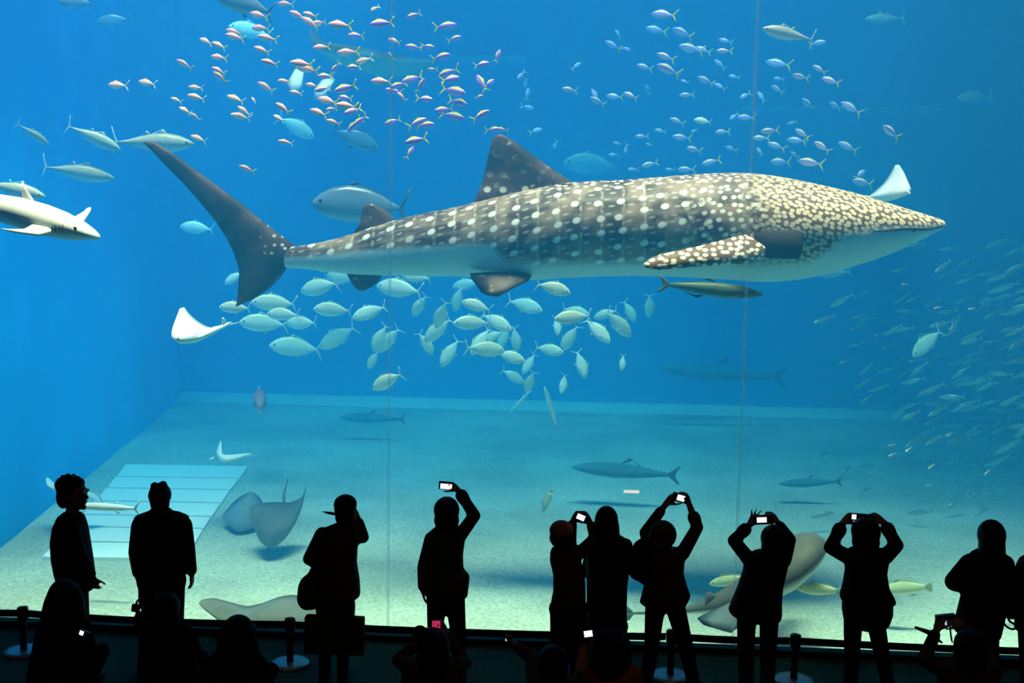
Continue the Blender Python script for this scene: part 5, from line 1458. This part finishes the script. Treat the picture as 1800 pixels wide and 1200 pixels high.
S7 = seated('seated visitor in dark coat raising a camera with flip screen at right', 1706, 1112, 1160, Y,
            [blob(W(1706, 1134, Y), .12, .125, .125), px_loft([(1125, 1680, 1732, .11, -.02), (1150, 1676, 1736, .11, -.04), (1175, 1680, 1732, .08, -.08)], Y)],
            down([(1156, 1684, 1728, .08), (1166, 1664, 1744, .13), (1182, 1654, 1752, .16), (1200, 1650, 1756, .17)], Y, 1640, 1764),
            [dict(s=(1664, 1180), e=(1624, 1160, .12), w=(1646, 1108, .25), h=(1652, 1092, .28), n=(.5, .5, 0), side=-1, curl=.6), dict(s=(1748, 1180), e=(1728, 1130, .25), w=(1692, 1098, .28), h=(1676, 1090, .3), n=(-.5, .5, 0), side=1, curl=.6)],
            [M['brown'], M['denim'], M['hair']])
cm = gadget('camera', 'dark camera with folded-out blue lit screen raised by a seated visitor', 1662, 1089, 34, 20, Y + .32, -8, (.1, .5, .1, .75), cat='camera', thick=.045, scr='screen_d')
link('flap', solid('flap', [capsule(W(1608, 1095, Y + .3) - cm.location, W(1632, 1108, Y + .3) - cm.location, .012, .022), capsule(W(1632, 1108, Y + .3) - cm.location, W(1650, 1128, Y + .3) - cm.location, .022, .01)], .009, 1), M['phone'], cm)
strap_curve(cm, [(1668, 1098), (1667, 1115), (1668, 1130)], Y + .32, .009)

# ================================================================ barrier
M['post'] = plain('dark_post', (0.02, 0.02, 0.024), 0.45, 0.4, noise_scale=6)
M['base'] = plain('brushed_base', (0.42, 0.46, 0.50), 0.35, 0.5, 0.4, noise_scale=6)
M['belt'] = cloth('black_belt', (0.012, 0.012, 0.014))


def disc_geo(prof, n=28):
    return rings_geo([[(r * math.cos(2 * math.pi * j / n), r * math.sin(2 * math.pi * j / n), z) for j in range(n)] for z, r in prof])


posts = []
for (x, y), lab in zip(((42, 1146), (510, 1167), (835, 1176), (1178, 1189), (1395, 1197)), ('short barrier post beside the crouching long-haired visitor', 'short barrier post beside the shopping bag', 'short barrier post behind the seated visitor with pink phone', 'short barrier post between the spread legs of the brown-haired visitor', 'short barrier post between the flared coat and the skirted jacket')):
    if x == 835: continue
    c = G(x, y, 0.0)
    o = empty('barrier_post', c)
    tag(o, lab, 'barrier post')
    link('base', make_mesh('base', *disc_geo([(0.0, .165), (.008, .172), (.018, .168), (.026, .12), (.032, .05)])), M['base'], o)
    link('pole', make_mesh('pole', *disc_geo([(.02, .034), (.06, .030), (.30, .030), (.32, .036)], 16)), M['post'], o)
    link('belt_head', make_mesh('belt_head', *disc_geo([(.30, .030), (.32, .046), (.40, .050), (.425, .046), (.435, .02)], 16)), M['post'], o)
    posts.append(c)
ends = [posts[0] + (posts[0] - posts[1]).normalized() * 2.2] + posts + [posts[-1] + (posts[-1] - posts[-2]).normalized() * 3.2]
for i, (a, b) in enumerate(zip(ends[:-1], ends[1:])):
    d = (b - a).normalized()
    n_ = Vector((-d.y, d.x, 0)) * .004
    a2, b2 = a + d * .05, b - d * .05
    z0, z1 = .335, .40
    v = []
    rings = []
    for k in range(13):
        t = k / 12
        p = a2.lerp(b2, t)
        sag = -.02 * 4 * t * (1 - t) * min(1, (b - a).length / 2.4)
        rings.append([p + n_ + Vector((0, 0, z0 + sag)), p - n_ + Vector((0, 0, z0 + sag)), p - n_ + Vector((0, 0, z1 + sag)), p + n_ + Vector((0, 0, z1 + sag))])
    o = link('barrier_belt', make_mesh('barrier_belt', *rings_geo(rings), smooth=False), M['belt'])
    tag(o, ['black barrier belt running out beside the crouching long-haired visitor', 'black barrier belt between the two posts around the man in the vest', 'black barrier belt passing behind the visitor with the phone held high', 'black barrier belt behind the flared coat', 'black barrier belt behind the skirted visitor and the hooded visitor'][i], 'barrier belt')
